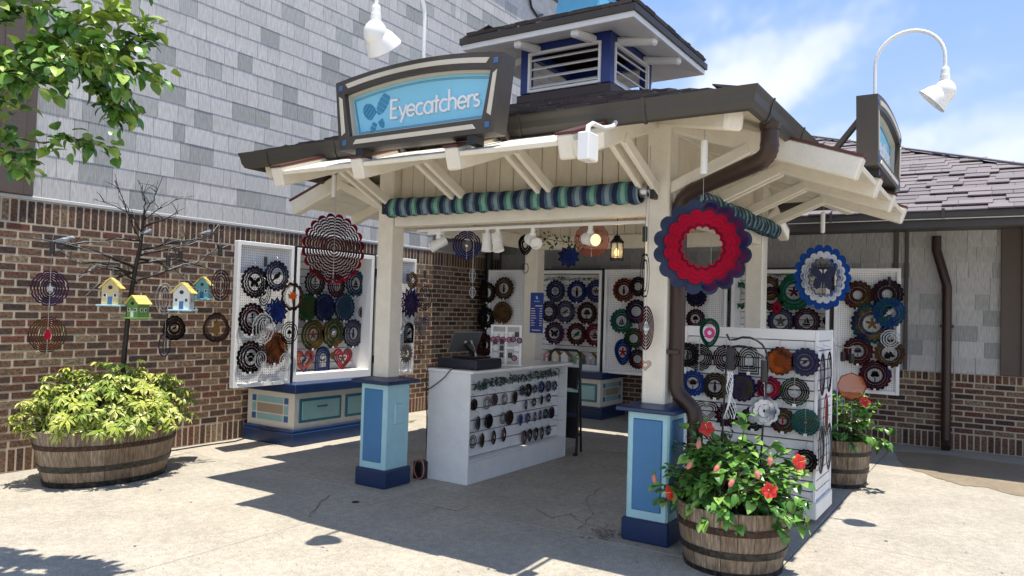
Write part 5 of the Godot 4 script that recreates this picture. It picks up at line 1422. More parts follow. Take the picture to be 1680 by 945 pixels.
	var hung := func(u: float, v: float, r: float, z: float, spec: Dictionary, label: String) -> void:
		var q := on(u, v, 2, z)
		spinner(q, face.call(q, rnd(-0.3, 0.3)), r * depth(q) / FPX, spec, label, gi, V(q.x, 2.60, q.z))
	hung.call(766, 402, 24.0, -0.60, {n = 9, c = "violet", k = "maroon", b = "blue", open = 4, hole = 0.45, fill = 0.85, twist = 0.2, gem = true}, "purple flower spinner hung beside the track spotlights")
	hung.call(971, 393, 29.0, -0.75, {n = 14, c = "red", k = "crimson", b = "copper", open = 6, hole = 0.4, fill = 0.6, twist = 0.08}, "red openwork spinner hung behind the lit spotlight")
	hung.call(933, 421, 19.0, -1.2, {s = "star", n = 10, c = "navy", k = "blue", b = "navy", hole = 0.0}, "navy snowflake spinner hung over the rear slatwall")
	hung.call(862, 402, 17.0, -0.9, {s = "drop", c = "black", k = "dark", hole = 0.3}, "black teardrop ornament hung in front of rear post")
	hung.call(1057.7, 452, 36.0, 0.02, {s = "capsule", c = "black", open = 2, hole = 0.5, fill = 0.35, twist = 0.4}, "tall black wire ornament hung on corner post chain")
	hung.call(1060, 538, 37.0, 0.02, {s = "slim", c = "maroon", k = "plum", b = "maroon", open = 5, hole = 0.3, fill = 0.8, twist = 0.1, gem = true}, "maroon pointed spinner with glass ball on corner post")
	hung.call(1058.8, 599, 10.5, 0.02, {s = "heart", c = "red", open = 3, hole = 0.3, k = "tan"}, "small red wire heart at the corner post")
	hung.call(862, 440, 9.0, -0.9, {s = "oval", c = "black", open = 2, hole = 0.6}, "small black wire oval under the black teardrop")
	hung.call(775, 452, 11.0, -0.6, {s = "oval", c = "silver", open = 3, hole = 0.2, twist = 0.5}, "silver wire twist hanging below the purple flower spinner")
	hung.call(775, 480, 9.0, -0.6, {s = "drop", c = "silver", open = 2, hole = 0.3, twist = 0.5}, "silver wire drop at the end of the twist")
	# balloon in front of the stand
	p = on(1164, 546, 2, -0.95)
	t = spinner(p, FZ, 24.0 * depth(p) / FPX, {s = "drop", c = "teal", k = "navy", b = "green", hole = 0.62}, "teal balloon-shaped spinner with pink ring above slatwall stand", gi, V(p.x, 2.55, p.z))
	part("pink_ring", MB.new().ring(sized(outline("smooth"), 0.042), sized(outline("smooth"), 0.016), 0.003, at(p)).mesh(), mk("pink", 0.62, 0.04, 0.24, 0.35, 0.3), t)
	for q in [[435.7, 429, "black battery motor on pegboard door beside metal tree", 0, WX + 0.70], [669, 455, "black battery motor on far door of brick wall cabinet", 0, WX + 0.70], [697, 450, "black battery motor hanging past the far door's edge", 0, WX + 0.70], [1058, 384, "black battery motor on the front corner post", 2, 0.0], [1274.5, 463, "black battery motor on slatwall under rear eave", 2, WZ + 0.44], [1459, 461, "black battery motor on pegboard door beside rear downspout", 2, WZ + 0.71]]:
		var c := on(q[0], q[1], q[3], q[4])
		battery(c, 0.018, 0.10, q[2], false)

func battery(c: Vector3, r: float, h: float, label: String, white: bool) -> void:
	var t := thing("spinner_motor", label, "motor", c, "battery motors that turn the spinners")
	part("case", MB.new().lathe([Vector2(0, -h / 2), Vector2(r * 0.8, -h / 2), Vector2(r, -h / 2 + 0.006), Vector2(r, h / 2 - 0.006), Vector2(r * 0.8, h / 2), Vector2(0, h / 2)], 16, at(c)).mesh(), M.lamp_white if white else M.rubber, t)
	part("hook", MB.new().tube([c + V(0, h / 2, 0), c + V(0, h / 2 + 0.02, 0), c + V(0.008, h / 2 + 0.028, 0), c + V(0, h / 2 + 0.036, 0), c + V(0, h / 2 + 0.06, -0.01)], 0.002, 5).mesh(), M.wire, t)
	part("swivel", MB.new().lathe([Vector2(0, -h / 2 - 0.014), Vector2(0.005, -h / 2 - 0.008), Vector2(0.003, -h / 2)], 8, at(c)).mesh(), M.steel, t)

# ---------------------------------------------------------------- plants
func leaf_into(b: MB, xf: Transform3D, len: float, w: float, fold: float, droop: float, mid: Color, edge: Color, n := 4) -> void:    # blade along +y, face +z
	var prev := []
	for i in n + 1:
		var s := float(i) / n
		var hw := w * 0.5 * pow(sin(PI * pow(clampf(s, 0.02, 0.985), 0.8)), 0.75)
		var z := -droop * s * s * len
		var y := s * len * (1.0 - 0.25 * droop * s)
		var row := [xf * V(-hw, y, z + fold * hw), xf * V(0, y, z), xf * V(hw, y, z + fold * hw)]
		if i > 0:
			b.col = edge
			var c0 := b.c.size()
			b.quad(prev[0], prev[1], row[1], row[0])
			b.quad(prev[1], prev[2], row[2], row[1])
			for k in range(c0, b.c.size()):                     # mid-rib colour on the middle line
				if b.v[k].is_equal_approx(prev[1]) or b.v[k].is_equal_approx(row[1]): b.c[k] = mid
		prev = row
func leaf_tones(key: String, cols: Array, rough: float, back: Color) -> Array:
	var out := []
	for i in cols.size():
		var c: Color = cols[i]
		var m := vc(mk(key + str(i), c.r, c.g, c.b, rough, 0.0, "mottle", V(5, 5, 5)))
		m.backlight = back
		out.append(m)
	var a := vc(mk(key + "_all", 1, 1, 1, rough, 0.0, "mottle", V(5, 5, 5)))
	a.backlight = back
	return out
func facing(d: Vector3, roll: float) -> Basis:        # y along d, z as upward as it can be, then rolled
	d = d.normalized()
	var s := d.cross(V(0, 1, 0))
	if s.length() < 0.05: s = V(1, 0, 0)
	s = s.normalized()
	var b := Basis(s, d, s.cross(d))
	return b * Basis(Vector3.UP, roll)

func make_barrel(called: String, label: String, c: Vector3, rb: float, rt: float, h: float, sz: float, hoops: Array, rust: bool) -> Node3D:
	var t := thing(called, label, "planter", c)
	var wd := [Color(0.42, 0.31, 0.20), Color(0.48, 0.36, 0.24), Color(0.36, 0.26, 0.165), Color(0.54, 0.42, 0.30)]
	if not M.has("stave0"): tones("stave", wd, 0.8, "oak", V(5, 0.6, 5), 0.35)
	var rad := func(y: float) -> float:
		var s := y / h
		return lerpf(rb, rt, s) + 0.035 * rb * sin(PI * s * 0.8)
	var n := int(TAU * rt * (1.0 + sz) / 2.0 / 0.098)
	for i in n:
		var a0 := TAU * (i + 0.015) / n
		var a1 := TAU * (i + 0.985) / n
		var b := MB.new()
		var inset := rnd(0.0, 0.004)
		for j in 4:
			for k in 2:
				var f := func(jj: int, kk: int, th: float) -> Vector3:
					var y := h * jj / 4.0
					var a := lerpf(a0, a1, kk / 2.0)
					var r: float = rad.call(y) - th - inset
					return c + V(cos(a) * r, y, sin(a) * r * sz)
				b.quad(f.call(j, k + 1, 0.0), f.call(j, k, 0.0), f.call(j + 1, k, 0.0), f.call(j + 1, k + 1, 0.0))
				b.quad(f.call(j, k, 0.022), f.call(j, k + 1, 0.022), f.call(j + 1, k + 1, 0.022), f.call(j + 1, k, 0.022))
				if j == 3: b.quad(f.call(4, k + 1, 0.0), f.call(4, k, 0.0), f.call(4, k, 0.022), f.call(4, k + 1, 0.022))
			var g := func(jj: int, a: float, th: float) -> Vector3:
				var y := h * jj / 4.0
				var r: float = rad.call(y) - th - inset
				return c + V(cos(a) * r, y, sin(a) * r * sz)
			b.quad(g.call(j, a0, 0.0), g.call(j, a0, 0.022), g.call(j + 1, a0, 0.022), g.call(j + 1, a0, 0.0))
			b.quad(g.call(j, a1, 0.022), g.call(j, a1, 0.0), g.call(j + 1, a1, 0.0), g.call(j + 1, a1, 0.022))
		part("stave", b.mesh(), M["stave" + str(rng.randi_range(0, 3))], t)
	for q in hoops:
		var b := MB.new()
		for k in 48:
			var a0 := TAU * k / 48.0
			var a1 := TAU * (k + 1) / 48.0
			var f := func(y: float, a: float, th: float) -> Vector3:
				var r: float = rad.call(y) + th
				return c + V(cos(a) * r, y, sin(a) * r * sz)
			b.quad(f.call(q[0], a1, 0.004), f.call(q[0], a0, 0.004), f.call(q[1], a0, 0.004), f.call(q[1], a1, 0.004))
			b.quad(f.call(q[1], a1, 0.004), f.call(q[1], a0, 0.004), f.call(q[1], a0, -0.004), f.call(q[1], a1, -0.004))
			b.quad(f.call(q[0], a0, 0.004), f.call(q[0], a1, 0.004), f.call(q[0], a1, -0.004), f.call(q[0], a0, -0.004))
		part("hoop", b.mesh(), M.hoop_rust if rust and q[0] > h * 0.5 else M.hoop, t)
	var so := MB.new()
	for k in 32:
		var a0 := TAU * k / 32.0
		var a1 := TAU * (k + 1) / 32.0
		var r: float = rad.call(h * 0.86) - 0.02
		so.tri(c + V(0, h * 0.9, 0), c + V(cos(a1) * r, h * 0.86, sin(a1) * r * sz), c + V(cos(a0) * r, h * 0.86, sin(a0) * r * sz))
	part("soil", so.mesh(), M.soil, t)
	return t

func make_umbrella_plant(c: Vector3) -> void:
	var t := thing("umbrella_plant", "yellow-green variegated umbrella plant filling the oval barrel tub", "plant", c)
	var mats := leaf_tones("schef", [Color(0.64, 0.62, 0.13), Color(0.48, 0.52, 0.09), Color(0.32, 0.40, 0.065), Color(0.70, 0.67, 0.22)], 0.38, Color(0.35, 0.36, 0.08))
	var meshes := []
	for v in 3:
		var b := MB.new()
		var n := 7 + v
		for i in n:
			var a := TAU * i / n + rnd(-0.2, 0.2)
			var d := V(cos(a), rnd(-0.25, 0.12), sin(a))
			leaf_into(b, Transform3D(facing(d, rnd(-0.3, 0.3)), d * 0.012), rnd(0.085, 0.125), rnd(0.032, 0.042), 0.35, rnd(0.25, 0.6), Color(0.42, 0.62, 0.42), Color(1, 1, 1), 3)
		meshes.append(b.mesh())
	var lists := [[], [], []]
	var stems := MB.new()
	for i in 760:
		var a := rnd(0, TAU)
		var el := asin(rnd(-0.12, 1.0))
		var sh := rnd(0.72, 1.0) if rng.randf() < 0.8 else rnd(0.35, 0.75)
		var lump := 1.0 + 0.13 * sin(a * 3.0 + 1.0) + 0.09 * sin(a * 7.0 + el * 5.0)
		var d := V(cos(el) * cos(a) * 0.48, sin(el) * 0.46, cos(el) * sin(a) * 0.70)
		var p := c + d * sh * lump + V(0, 0.03, 0)
		if p.x < WX + 0.12: continue
		var up := (V(d.x / 0.25, d.y / 0.25 + 1.6, d.z / 0.64)).normalized() + V(rnd(-0.35, 0.35), rnd(-0.2, 0.3), rnd(-0.35, 0.35))
		var b := facing(up, rnd(0, TAU))
		lists[i % 3].append([Transform3D(b.scaled_local(Vector3.ONE * rnd(0.5, 0.82)), p), rng.randi_range(0, 3)])
		if i % 5 == 0:
			var root := c + V(rnd(-0.18, 0.18), -0.06, rnd(-0.45, 0.45))
			stems.tube([root, root.lerp(p, 0.5) + V(0, 0.06, 0), p], [0.008, 0.006, 0.003], 5)
	part("stems", stems.mesh(), M.bark, t)
	for v in 3: pieces(t, "leaf_cluster", lists[v], meshes[v], mats, [Color(0.64, 0.62, 0.13), Color(0.48, 0.52, 0.09), Color(0.32, 0.40, 0.065), Color(0.70, 0.67, 0.22)], M.schef_all, "more_leaves", 100)

func make_hibiscus(c: Vector3, r: float, h: float, n: int, label: String, flowers: Array, buds: Array) -> void:
	var t := thing("hibiscus_bush", label, "plant", c)
	var cols := [Color(0.10, 0.245, 0.04), Color(0.14, 0.32, 0.055), Color(0.065, 0.175, 0.032), Color(0.24, 0.42, 0.085)]
	if not M.has("hib0"): leaf_tones("hib", cols, 0.26, Color(0.14, 0.22, 0.04))
	var mats := [M.hib0, M.hib1, M.hib2, M.hib3]
	var meshes := []
	for v in 2:
		var b := MB.new()
		leaf_into(b, Transform3D.IDENTITY, 0.080, 0.055 + 0.008 * v, 0.3, 0.35 + 0.2 * v, Color(1.25, 1.2, 1.1), Color(1, 1, 1), 5)
		meshes.append(b.mesh())
	var lists := [[], []]
	var stems := MB.new()
	var shoots := n / 9
	for s in shoots:
		var a := rnd(0, TAU)
		var el := asin(rnd(-0.30, 0.97))
		var lump := 0.86 + 0.16 * sin(a * 2.0 + 0.6) + 0.10 * sin(a * 5.0 + el * 4.0)
		var tip := c + V(cos(el) * cos(a) * r, 0.05 + sin(el) * h, cos(el) * sin(a) * r) * lump
		var root := c + V(rnd(-0.1, 0.1), -0.04, rnd(-0.1, 0.1))
		var mid := root.lerp(tip, 0.5) + V(0, h * 0.18, 0)
		stems.tube([root, mid, tip], [0.006, 0.005, 0.002], 5)
		for i in 9:
			var f := 1.0 - 0.075 * i * rnd(0.6, 1.3)
			var p := root.lerp(mid, f).lerp(mid.lerp(tip, f), f)
			var out := (tip - c).normalized()
			var d := (out * 0.7 + V(rnd(-0.9, 0.9), rnd(-0.55, 0.35), rnd(-0.9, 0.9))).normalized()
			var k := rnd(0.65, 1.15) * (0.75 if i == 0 else 1.0)
			var tone := rng.randi_range(0, 2) if i > 1 else rng.randi_range(1, 3)
			lists[i % 2].append([Transform3D(facing(d, rnd(-0.5, 0.5)).scaled_local(Vector3.ONE * k), p), tone])
	part("stems", stems.mesh(), M.bark, t)
	for v in 2: pieces(t, "leaf", lists[v], meshes[v], mats, cols, M.hib_all, "more_leaves", 150)
	if not M.has("petal"):
		var pm := vc(mk("petal", 0.62, 0.022, 0.012, 0.5))
		pm.backlight = Color(0.4, 0.02, 0.01)
		mk("stamen", 0.75, 0.45, 0.10, 0.6)
		var bp := mk("bud_pink", 0.62, 0.20, 0.16, 0.5)
		bp.backlight = Color(0.3, 0.1, 0.08)
		mk("calyx", 0.12, 0.24, 0.05, 0.5)
	for q in flowers:                         # [point, facing]
		var p: Vector3 = q[0]
		var bb := facing(q[1], rnd(0, TAU))
		var fl := part("flower", MB.new().lathe([Vector2(0.0, -0.02), Vector2(0.008, -0.015), Vector2(0.012, 0.0)], 8, Transform3D(bb, p)).mesh(), M.calyx, t)
		for i in 5:
			var b := MB.new()
			var a := TAU * i / 5.0
			var d := (bb * V(cos(a), 0.45, sin(a))).normalized()
			var x := d.cross(bb.y).normalized()
			leaf_into(b, Transform3D(Basis(x, d, x.cross(d)), p), rnd(0.046, 0.054), 0.048, rnd(-0.15, 0.35), rnd(0.1, 0.5), Color(0.55, 0.4, 0.5), Color(1, 1, 1), 5)
			part("petal", b.mesh(), M.petal, fl)
		part("stamen", MB.new().tube([p, p + bb.y * 0.025 + V(0, 0.003, 0), p + bb.y * 0.05 + V(0, 0.008, 0)], [0.002, 0.002, 0.003], 6).mesh(), M.stamen, fl)
	for q in buds:
		var p: Vector3 = q
		var bb := facing(V(rnd(-0.4, 0.4), -0.8, rnd(0.0, 0.5)), 0.0)
		var bd := part("bud", MB.new().lathe([Vector2(0.002, -0.012), Vector2(0.011, 0.004), Vector2(0.015, 0.024), Vector2(0.012, 0.043), Vector2(0.0, 0.056)], 8, Transform3D(bb, p)).mesh(), M.bud_pink, t)
		part("calyx", MB.new().lathe([Vector2(0.0, -0.024), Vector2(0.010, -0.010), Vector2(0.0125, 0.008)], 7, Transform3D(bb, p)).mesh(), M.calyx, bd)

func make_street_tree() -> void:
	var D := 3.95
	var P := func(u: float, v: float, d: float) -> Vector3: return CAM + ray(u, v) * d
	var foot: Vector3 = P.call(-430.0, 600.0, 4.4)
	foot.y = 0.0
	var t := thing("leafy_tree", "broad-leaved green tree whose branch reaches over the brick wall", "tree", foot)
	var crotch := V(foot.x + 0.1, 2.0, foot.z - 0.05)
	part("trunk", MB.new().tube([foot, foot + V(0.03, 0.8, 0.02), foot + V(0.05, 1.5, -0.02), crotch], [0.13, 0.105, 0.095, 0.085], 12).mesh(), M.bark, t)
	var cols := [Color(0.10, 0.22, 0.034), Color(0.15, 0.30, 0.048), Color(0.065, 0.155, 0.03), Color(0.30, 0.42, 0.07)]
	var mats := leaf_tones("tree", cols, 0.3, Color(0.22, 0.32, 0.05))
	var lm := MB.new()
	leaf_into(lm, Transform3D.IDENTITY, 0.074, 0.054, 0.28, 0.3, Color(1.15, 1.12, 1.05), Color(1, 1, 1), 5)
	var am := lm.mesh()
	var items := []
	var twigs := [
		[[-300, 300, -0.1], [-140, 170, 0.0], [0, 112, 0.0], [110, 84, 0.05], [190, 96, 0.0], [255, 122, 0.0], 0.014, 74],
		[[0, 112, 0.0], [60, 80, -0.15], [120, 40, -0.2], [185, 18, -0.1], 0.008, 46],
		[[110, 84, 0.05], [150, 112, 0.1], [180, 150, 0.1], [203, 188, 0.05], 0.007, 40],
		[[-300, 300, -0.1], [-120, 238, 0.1], [0, 224, 0.15], [58, 236, 0.1], [110, 226, 0.1], [185, 243, 0.1], 0.010, 42],
		[[-40, 232, 0.1], [10, 252, 0.1], [50, 268, 0.1], 0.006, 16],
		[[-140, 170, 0.0], [-60, 40, 0.1], [20, 22, 0.2], [80, 14, 0.2], 0.010, 50],
		[[190, 96, 0.0], [222, 64, -0.1], [238, 38, -0.1], 0.006, 20],
		[[0, 112, 0.0], [45, 132, -0.2], [92, 138, -0.2], 0.007, 26],
		[[-140, 170, 0.0], [-40, 150, 0.25], [30, 178, 0.2], 0.008, 18],
		[[60, 80, -0.15], [100, 96, -0.3], [150, 70, -0.3], [200, 128, -0.25], 0.006, 36],
		[[-60, 40, 0.1], [0, -30, 0.1], [120, -40, 0.1], [250, -25, 0.0], 0.008, 36],
		[[-140, 170, 0.0], [-120, 20, -0.3], [-60, -120, -0.3], 0.012, 30]]
	for w in twigs:
		var pts := []
		for i in w.size() - 2: pts.append(P.call(w[i][0], w[i][1], D + w[i][2]))
		var rr: float = w[w.size() - 2]
		var cv := Curve3D.new()
		for i in pts.size():
			var tan: Vector3 = (pts[mini(i + 1, pts.size() - 1)] - pts[maxi(i - 1, 0)]) * 0.18
			cv.add_point(pts[i], -tan, tan)
		var L := cv.get_baked_length()
		var line := []
		var rads := []
		for i in 13:
			line.append(cv.sample_baked(L * i / 12.0) + V(rnd(-0.008, 0.008), rnd(-0.008, 0.008), rnd(-0.008, 0.008)) * (0.0 if i == 0 else 1.0))
			rads.append(lerpf(rr, 0.0025, i / 12.0))
		part("branch", MB.new().tube(line, rads, 7).mesh(), M.bark, t)
		var n: int = w[w.size() - 1]
		for i in n * 4:
			var s := pow(rng.randf(), 0.8)
			var p := cv.sample_baked(L * s)
			if pix(p).x < -260: continue
			var along := (cv.sample_baked(minf(L * s + 0.05, L)) - cv.sample_baked(maxf(L * s - 0.05, 0.0))).normalized()
			var d := (along * rnd(0.2, 0.9) + V(rnd(-0.8, 0.8), rnd(-0.75, 0.55), rnd(-0.8, 0.8))).normalized()
			p += d * rnd(0.0, 0.06) + V(rnd(-0.05, 0.05), rnd(-0.05, 0.04), rnd(-0.05, 0.05))
			var q := pix(p)
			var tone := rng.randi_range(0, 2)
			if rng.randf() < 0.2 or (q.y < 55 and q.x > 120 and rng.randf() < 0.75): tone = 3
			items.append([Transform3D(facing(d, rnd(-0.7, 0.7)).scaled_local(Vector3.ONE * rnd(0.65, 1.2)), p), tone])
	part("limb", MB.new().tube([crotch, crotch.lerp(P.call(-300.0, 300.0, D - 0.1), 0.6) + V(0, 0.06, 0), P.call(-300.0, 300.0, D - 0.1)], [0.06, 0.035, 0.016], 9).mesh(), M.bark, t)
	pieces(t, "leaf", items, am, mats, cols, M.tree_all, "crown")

# ---------------------------------------------------------------- metal display tree and what hangs on it
func birdhouse(c: Vector3, b: Basis, s: float, wall: String, roof: String, label: String, long_roof: bool) -> void:
	var t := thing("birdhouse", label, "birdhouse", c, "painted birdhouses hung on the metal tree")
	var xf := Transform3D(b, c)
	var w := 0.10 * s
	var h := 0.115 * s
	var d := (0.13 if long_roof else 0.105) * s
	var hip := 0.055 * s
	var body := MB.new().ext(PackedVector2Array([Vector2(-w / 2, 0), Vector2(w / 2, 0), Vector2(w / 2, h), Vector2(0, h + hip), Vector2(-w / 2, h)]), d, xf)
	part("walls", body.mesh(), M[wall], t)
	for k in [-1.0, 1.0]:
		var rf := Node3D.new()
		var ang := atan2(hip, w / 2)
		var L := (w / 2) / cos(ang) + 0.022 * s
		for i in 4:
			var f := (i + 0.5) / 4.0
			var px := xf * Transform3D(Basis(Vector3.BACK, -k * ang), V(k * cos(ang) * L * f, h + hip + 0.006 * s - sin(ang) * L * f, 0))
			part("roof_slat", MB.new().box(px * at(V(0, 0.002 * (i % 2), 0)), V(L / 4.0 - 0.001, 0.006 * s, d + 0.03 * s)).mesh(), M[roof], t)
		rf.free()
	part("entry_hole", MB.new().lathe([Vector2(0.0, 0.0), Vector2(0.013 * s, 0.0), Vector2(0.013 * s, 0.003), Vector2(0, 0.003)], 12, xf * Transform3D(Basis(Vector3.RIGHT, PI / 2), V(0, h * 0.98, d / 2))).mesh(), M.black, t)
	part("door", MB.new().box(xf * at(V(0, 0.03 * s, d / 2 + 0.002)), V(0.026 * s, 0.05 * s, 0.005), 0.001).mesh(), M.accent_blue if wall != "bh_green" else M.white, t)
	for x in [-0.03, 0.03]:
		var wn := part("window", MB.new().box(xf * at(V(x * s, 0.062 * s, d / 2 + 0.002)), V(0.022 * s, 0.026 * s, 0.005), 0.001).mesh(), M.white, t)
		part("pane", MB.new().box(xf * at(V(x * s, 0.062 * s, d / 2 + 0.0045)), V(0.014 * s, 0.018 * s, 0.002)).mesh(), M.black, wn)
	for z in [-0.02, 0.025]:
		var wn := part("side_window", MB.new().box(xf * at(V(w / 2 + 0.001, 0.06 * s, z * s)), V(0.004, 0.032 * s, 0.026 * s)).mesh(), M.white, t)
		part("pane", MB.new().box(xf * at(V(w / 2 + 0.003, 0.06 * s, z * s)), V(0.002, 0.022 * s, 0.017 * s)).mesh(), M.black, wn)
	part("porch", MB.new().box(xf * at(V(0, -0.004 * s, 0.012 * s)), V(w + 0.045 * s, 0.01 * s, d + 0.06 * s), 0.002).mesh(), M.bh_porch if wall != "bh_green" else M.bh_green, t)
	part("cord", MB.new().tube([xf * V(0, h + hip, 0), xf * V(0, h + hip + 0.10, 0)], 0.002, 5).mesh(), M.wire, t)
func make_metal_tree() -> void:
	mk("bh_cream", 0.62, 0.50, 0.26, 0.6); mk("bh_green", 0.16, 0.30, 0.075, 0.6); mk("bh_white", 0.74, 0.74, 0.70, 0.6); mk("bh_teal", 0.16, 0.40, 0.40, 0.6); mk("bh_roof", 0.70, 0.55, 0.16, 0.7); mk("bh_porch", 0.30, 0.52, 0.62, 0.6)
	mk("iron", 0.020, 0.016, 0.014, 0.45, 0.4); mk("bird_grey", 0.22, 0.24, 0.27, 0.45, 0.4)
	var X := WX + 0.80
	var t := thing("metal_display_tree", "black metal display tree rising from the oval barrel tub", "display tree", V(X, 0.4, 1.05))
	var Q := func(u: float, v: float, dx: float) -> Vector3: return on(u, v, 0, X + dx)
	part("trunk", MB.new().tube([V(X, 0.34, 1.06), Q.call(203, 590, 0.0), Q.call(212, 500, 0.0), Q.call(222, 440, 0.0), Q.call(232, 395, 0.0), Q.call(237, 345, 0.0)], [0.022, 0.021, 0.019, 0.018, 0.013, 0.008], 10).mesh(), M.iron, t)
	var br := [[[222, 440, 0], [190, 424, 0.08], [140, 408, 0.1], [84, 398, 0.12]], [[222, 450, 0], [170, 432, -0.05], [125, 430, -0.1], [98, 412, -0.12]], [[228, 420, 0], [262, 410, 0.1], [310, 400, 0.12], [352, 384, 0.15]], [[226, 460, 0], [268, 446, 0.1], [320, 432, 0.16], [358, 408, 0.2]], [[232, 400, 0], [214, 365, 0], [205, 335, 0], [192, 300, 0]], [[237, 345, 0], [238, 325, 0.02], [234, 303, 0.02]], [[236, 360, 0], [262, 342, 0.04], [302, 322, 0.06]], [[237, 350, 0], [252, 328, 0], [258, 308, 0]], [[230, 410, 0], [288, 398, -0.1], [335, 392, -0.14]], [[224, 465, 0], [204, 446, 0.06], [160, 440, 0.12], [140, 448, 0.14]], [[232, 395, 0], [185, 392, -0.08], [120, 402, -0.14]], [[236, 372, 0], [270, 360, -0.05], [292, 350, -0.08]], [[226, 432, 0], [290, 425, 0.05], [340, 440, 0.08]], [[222, 445, 0], [180, 460, -0.05], [150, 470, -0.08]], [[234, 385, 0], [215, 350, 0.05], [172, 332, 0.08]], [[228, 425, 0], [262, 432, -0.1], [300, 452, -0.12]]]
	for bi2 in br.size():
		var b: Array = br[bi2]
		var thin := bi2 in [4, 5, 6, 7, 14]
		var line := []
		for i in b.size():
			line.append(Q.call(b[i][0], b[i][1], b[i][2]))
		var fine := []
		var rad := []
		for i in line.size() - 1:
			for s in 3:
				fine.append((line[i] as Vector3).lerp(line[i + 1], s / 3.0) + V(rnd(-0.006, 0.006), rnd(-0.008, 0.008), rnd(-0.008, 0.008)) * (1.0 if i + s > 0 else 0.0))
		fine.append(line[-1])
		for i in fine.size(): rad.append(lerpf(0.006 if thin else 0.011, 0.0025, float(i) / (fine.size() - 1)))
		part("branch", MB.new().tube(fine, rad, 6).mesh(), M.iron, t)
		for w in 2:                                     # thin wires laid along the limb
			var strand := []
			for i in fine.size(): strand.append(fine[i] + V(rnd(-0.02, 0.02), rnd(-0.022, 0.022), rnd(-0.02, 0.02)) * minf(1.0, i * 0.5))
			strand.append(strand[-1] + (strand[-1] - strand[-2]) * rnd(0.5, 1.4))
			part("wire_strand", MB.new().tube(strand, 0.0028, 5).mesh(), M.iron if w == 0 else M.bird_grey, t)
		for i in 3:
			var a: Vector3 = fine[rng.randi_range(2, fine.size() - 1)]
			var d := V(rnd(-0.5, 0.5), rnd(0.1, 0.8), rnd(-0.8, 0.8)).normalized()
			part("twig", MB.new().tube([a, a + d * 0.06 + V(0, 0.01, 0), a + d * rnd(0.1, 0.17)], [0.004, 0.003, 0.0015], 5).mesh(), M.iron, t)
	var gb := "metal birds on the display tree"
	var bi := 0
	for q in [[242, 384, 0.05, 0.6, "grey metal bird perched at the metal tree's trunk"], [338, 385, 0.15, 0.2, "grey metal bird on the branch toward white cabinet door"], [104, 397, 0.1, -0.4, "grey metal bird near branch tip over striped spinner"]]:
		var c: Vector3 = Q.call(q[0], q[1], q[2])
		var r := thing("metal_bird", q[4], "bird figure", c, gb)
		var bb := Basis(Vector3.UP, q[3]) * FX
		part("body", MB.new().tube([c + bb * V(-0.07, 0.0, 0), c + bb * V(-0.035, 0.004, 0), c + bb * V(0, 0.012, 0), c + bb * V(0.03, 0.022, 0), c + bb * V(0.045, 0.036, 0), c + bb * V(0.06, 0.038, 0), c + bb * V(0.078, 0.036, 0)], [0.004, 0.016, 0.024, 0.02, 0.015, 0.012, 0.002], 10).mesh(), M.bird_grey, r)
		part("tail", MB.new().box(Transform3D(bb, c + bb * V(-0.10, -0.006, 0)), V(0.075, 0.004, 0.022)).mesh(), M.bird_grey, r)
		for s in [-1.0, 1.0]: part("wing", MB.new().ext(PackedVector2Array([Vector2(-0.07, 0.0), Vector2(0.02, -0.004), Vector2(0.028, 0.014), Vector2(-0.01, 0.022)]), 0.003, Transform3D(bb, c + bb * V(0, 0.004, s * 0.023))).mesh(), M.bird_grey, r)
		bi += 1
	var fy := func(a: float) -> Basis: return Basis(Vector3.UP, a)
	birdhouse(Q.call(183, 500, 0.1), fy.call(0.85), 1.25, "bh_cream", "bh_roof", "cream birdhouse with yellow slat roof and blue window", false)
	birdhouse(Q.call(226, 521, 0.14), fy.call(0.35), 1.05, "bh_green", "bh_roof", "green birdhouse with tan roof in front of metal tree", true)
	birdhouse(Q.call(301, 508, 0.15), fy.call(0.75), 1.35, "bh_white", "bh_roof", "white birdhouse with yellow roof and bright blue door", true)
	birdhouse(Q.call(333, 490, 0.0), fy.call(0.8), 1.15, "bh_teal", "bh_roof", "teal birdhouse with yellow roof behind the white one", true)
	var g := "spinners hung on the metal display tree"
	var hung := func(u: float, v: float, r: float, dx: float, spec: Dictionary, label: String) -> void:
		var p: Vector3 = Q.call(u, v, dx)
		var b := Basis(Vector3.UP, atan2(CAM.x - p.x, CAM.z - p.z) + 0.25)
		spinner(p, b, r * depth(p) / FPX, spec, label, g, p + V(0, r * depth(p) / FPX + 0.10, 0))
	hung.call(82, 473, 30.0, 0.12, {n = 14, c = "maroon", k = "navy", b = "violet", open = 6, hole = 0.28, fill = 0.72, twist = 0.12, fig = "star", fc = "silver"}, "striped red, white and blue openwork spinner on metal tree")
	hung.call(78, 549, 30.0, 0.12, {n = 14, c = "maroon", k = "copper", b = "olive", open = 6, hole = 0.4, fill = 0.72, twist = 0.12, fig = "ladybug", fc = "crimson"}, "red openwork spinner with ladybug below the striped spinner")
	hung.call(362, 468, 26.0, 0.2, {s = "oval", c = "dark", k = "plum", open = 4, hole = 0.25, fill = 0.5, twist = 0.2}, "dark oval wire spinner beside white cabinet door")
	hung.call(355, 537, 25.0, 0.2, {s = "egg", n = 14, c = "brown", k = "brown", b = "dark", hole = 0.6, fig = "pineapple", fc = "gold"}, "brown spinner with golden pineapple on metal tree")
	hung.call(286, 538, 21.0, 0.14, {s = "egg", n = 12, c = "dark", k = "brown", b = "black", hole = 0.3, fig = "bird", fc = "dark"}, "dark oval spinner below the white birdhouse")
	hung.call(270, 566, 20.0, 0.14, {s = "oval", c = "dark", k = "steel", open = 3, hole = 0.3, fill = 0.6, twist = 0.5}, "dark wire cage ornament among the umbrella plant leaves")
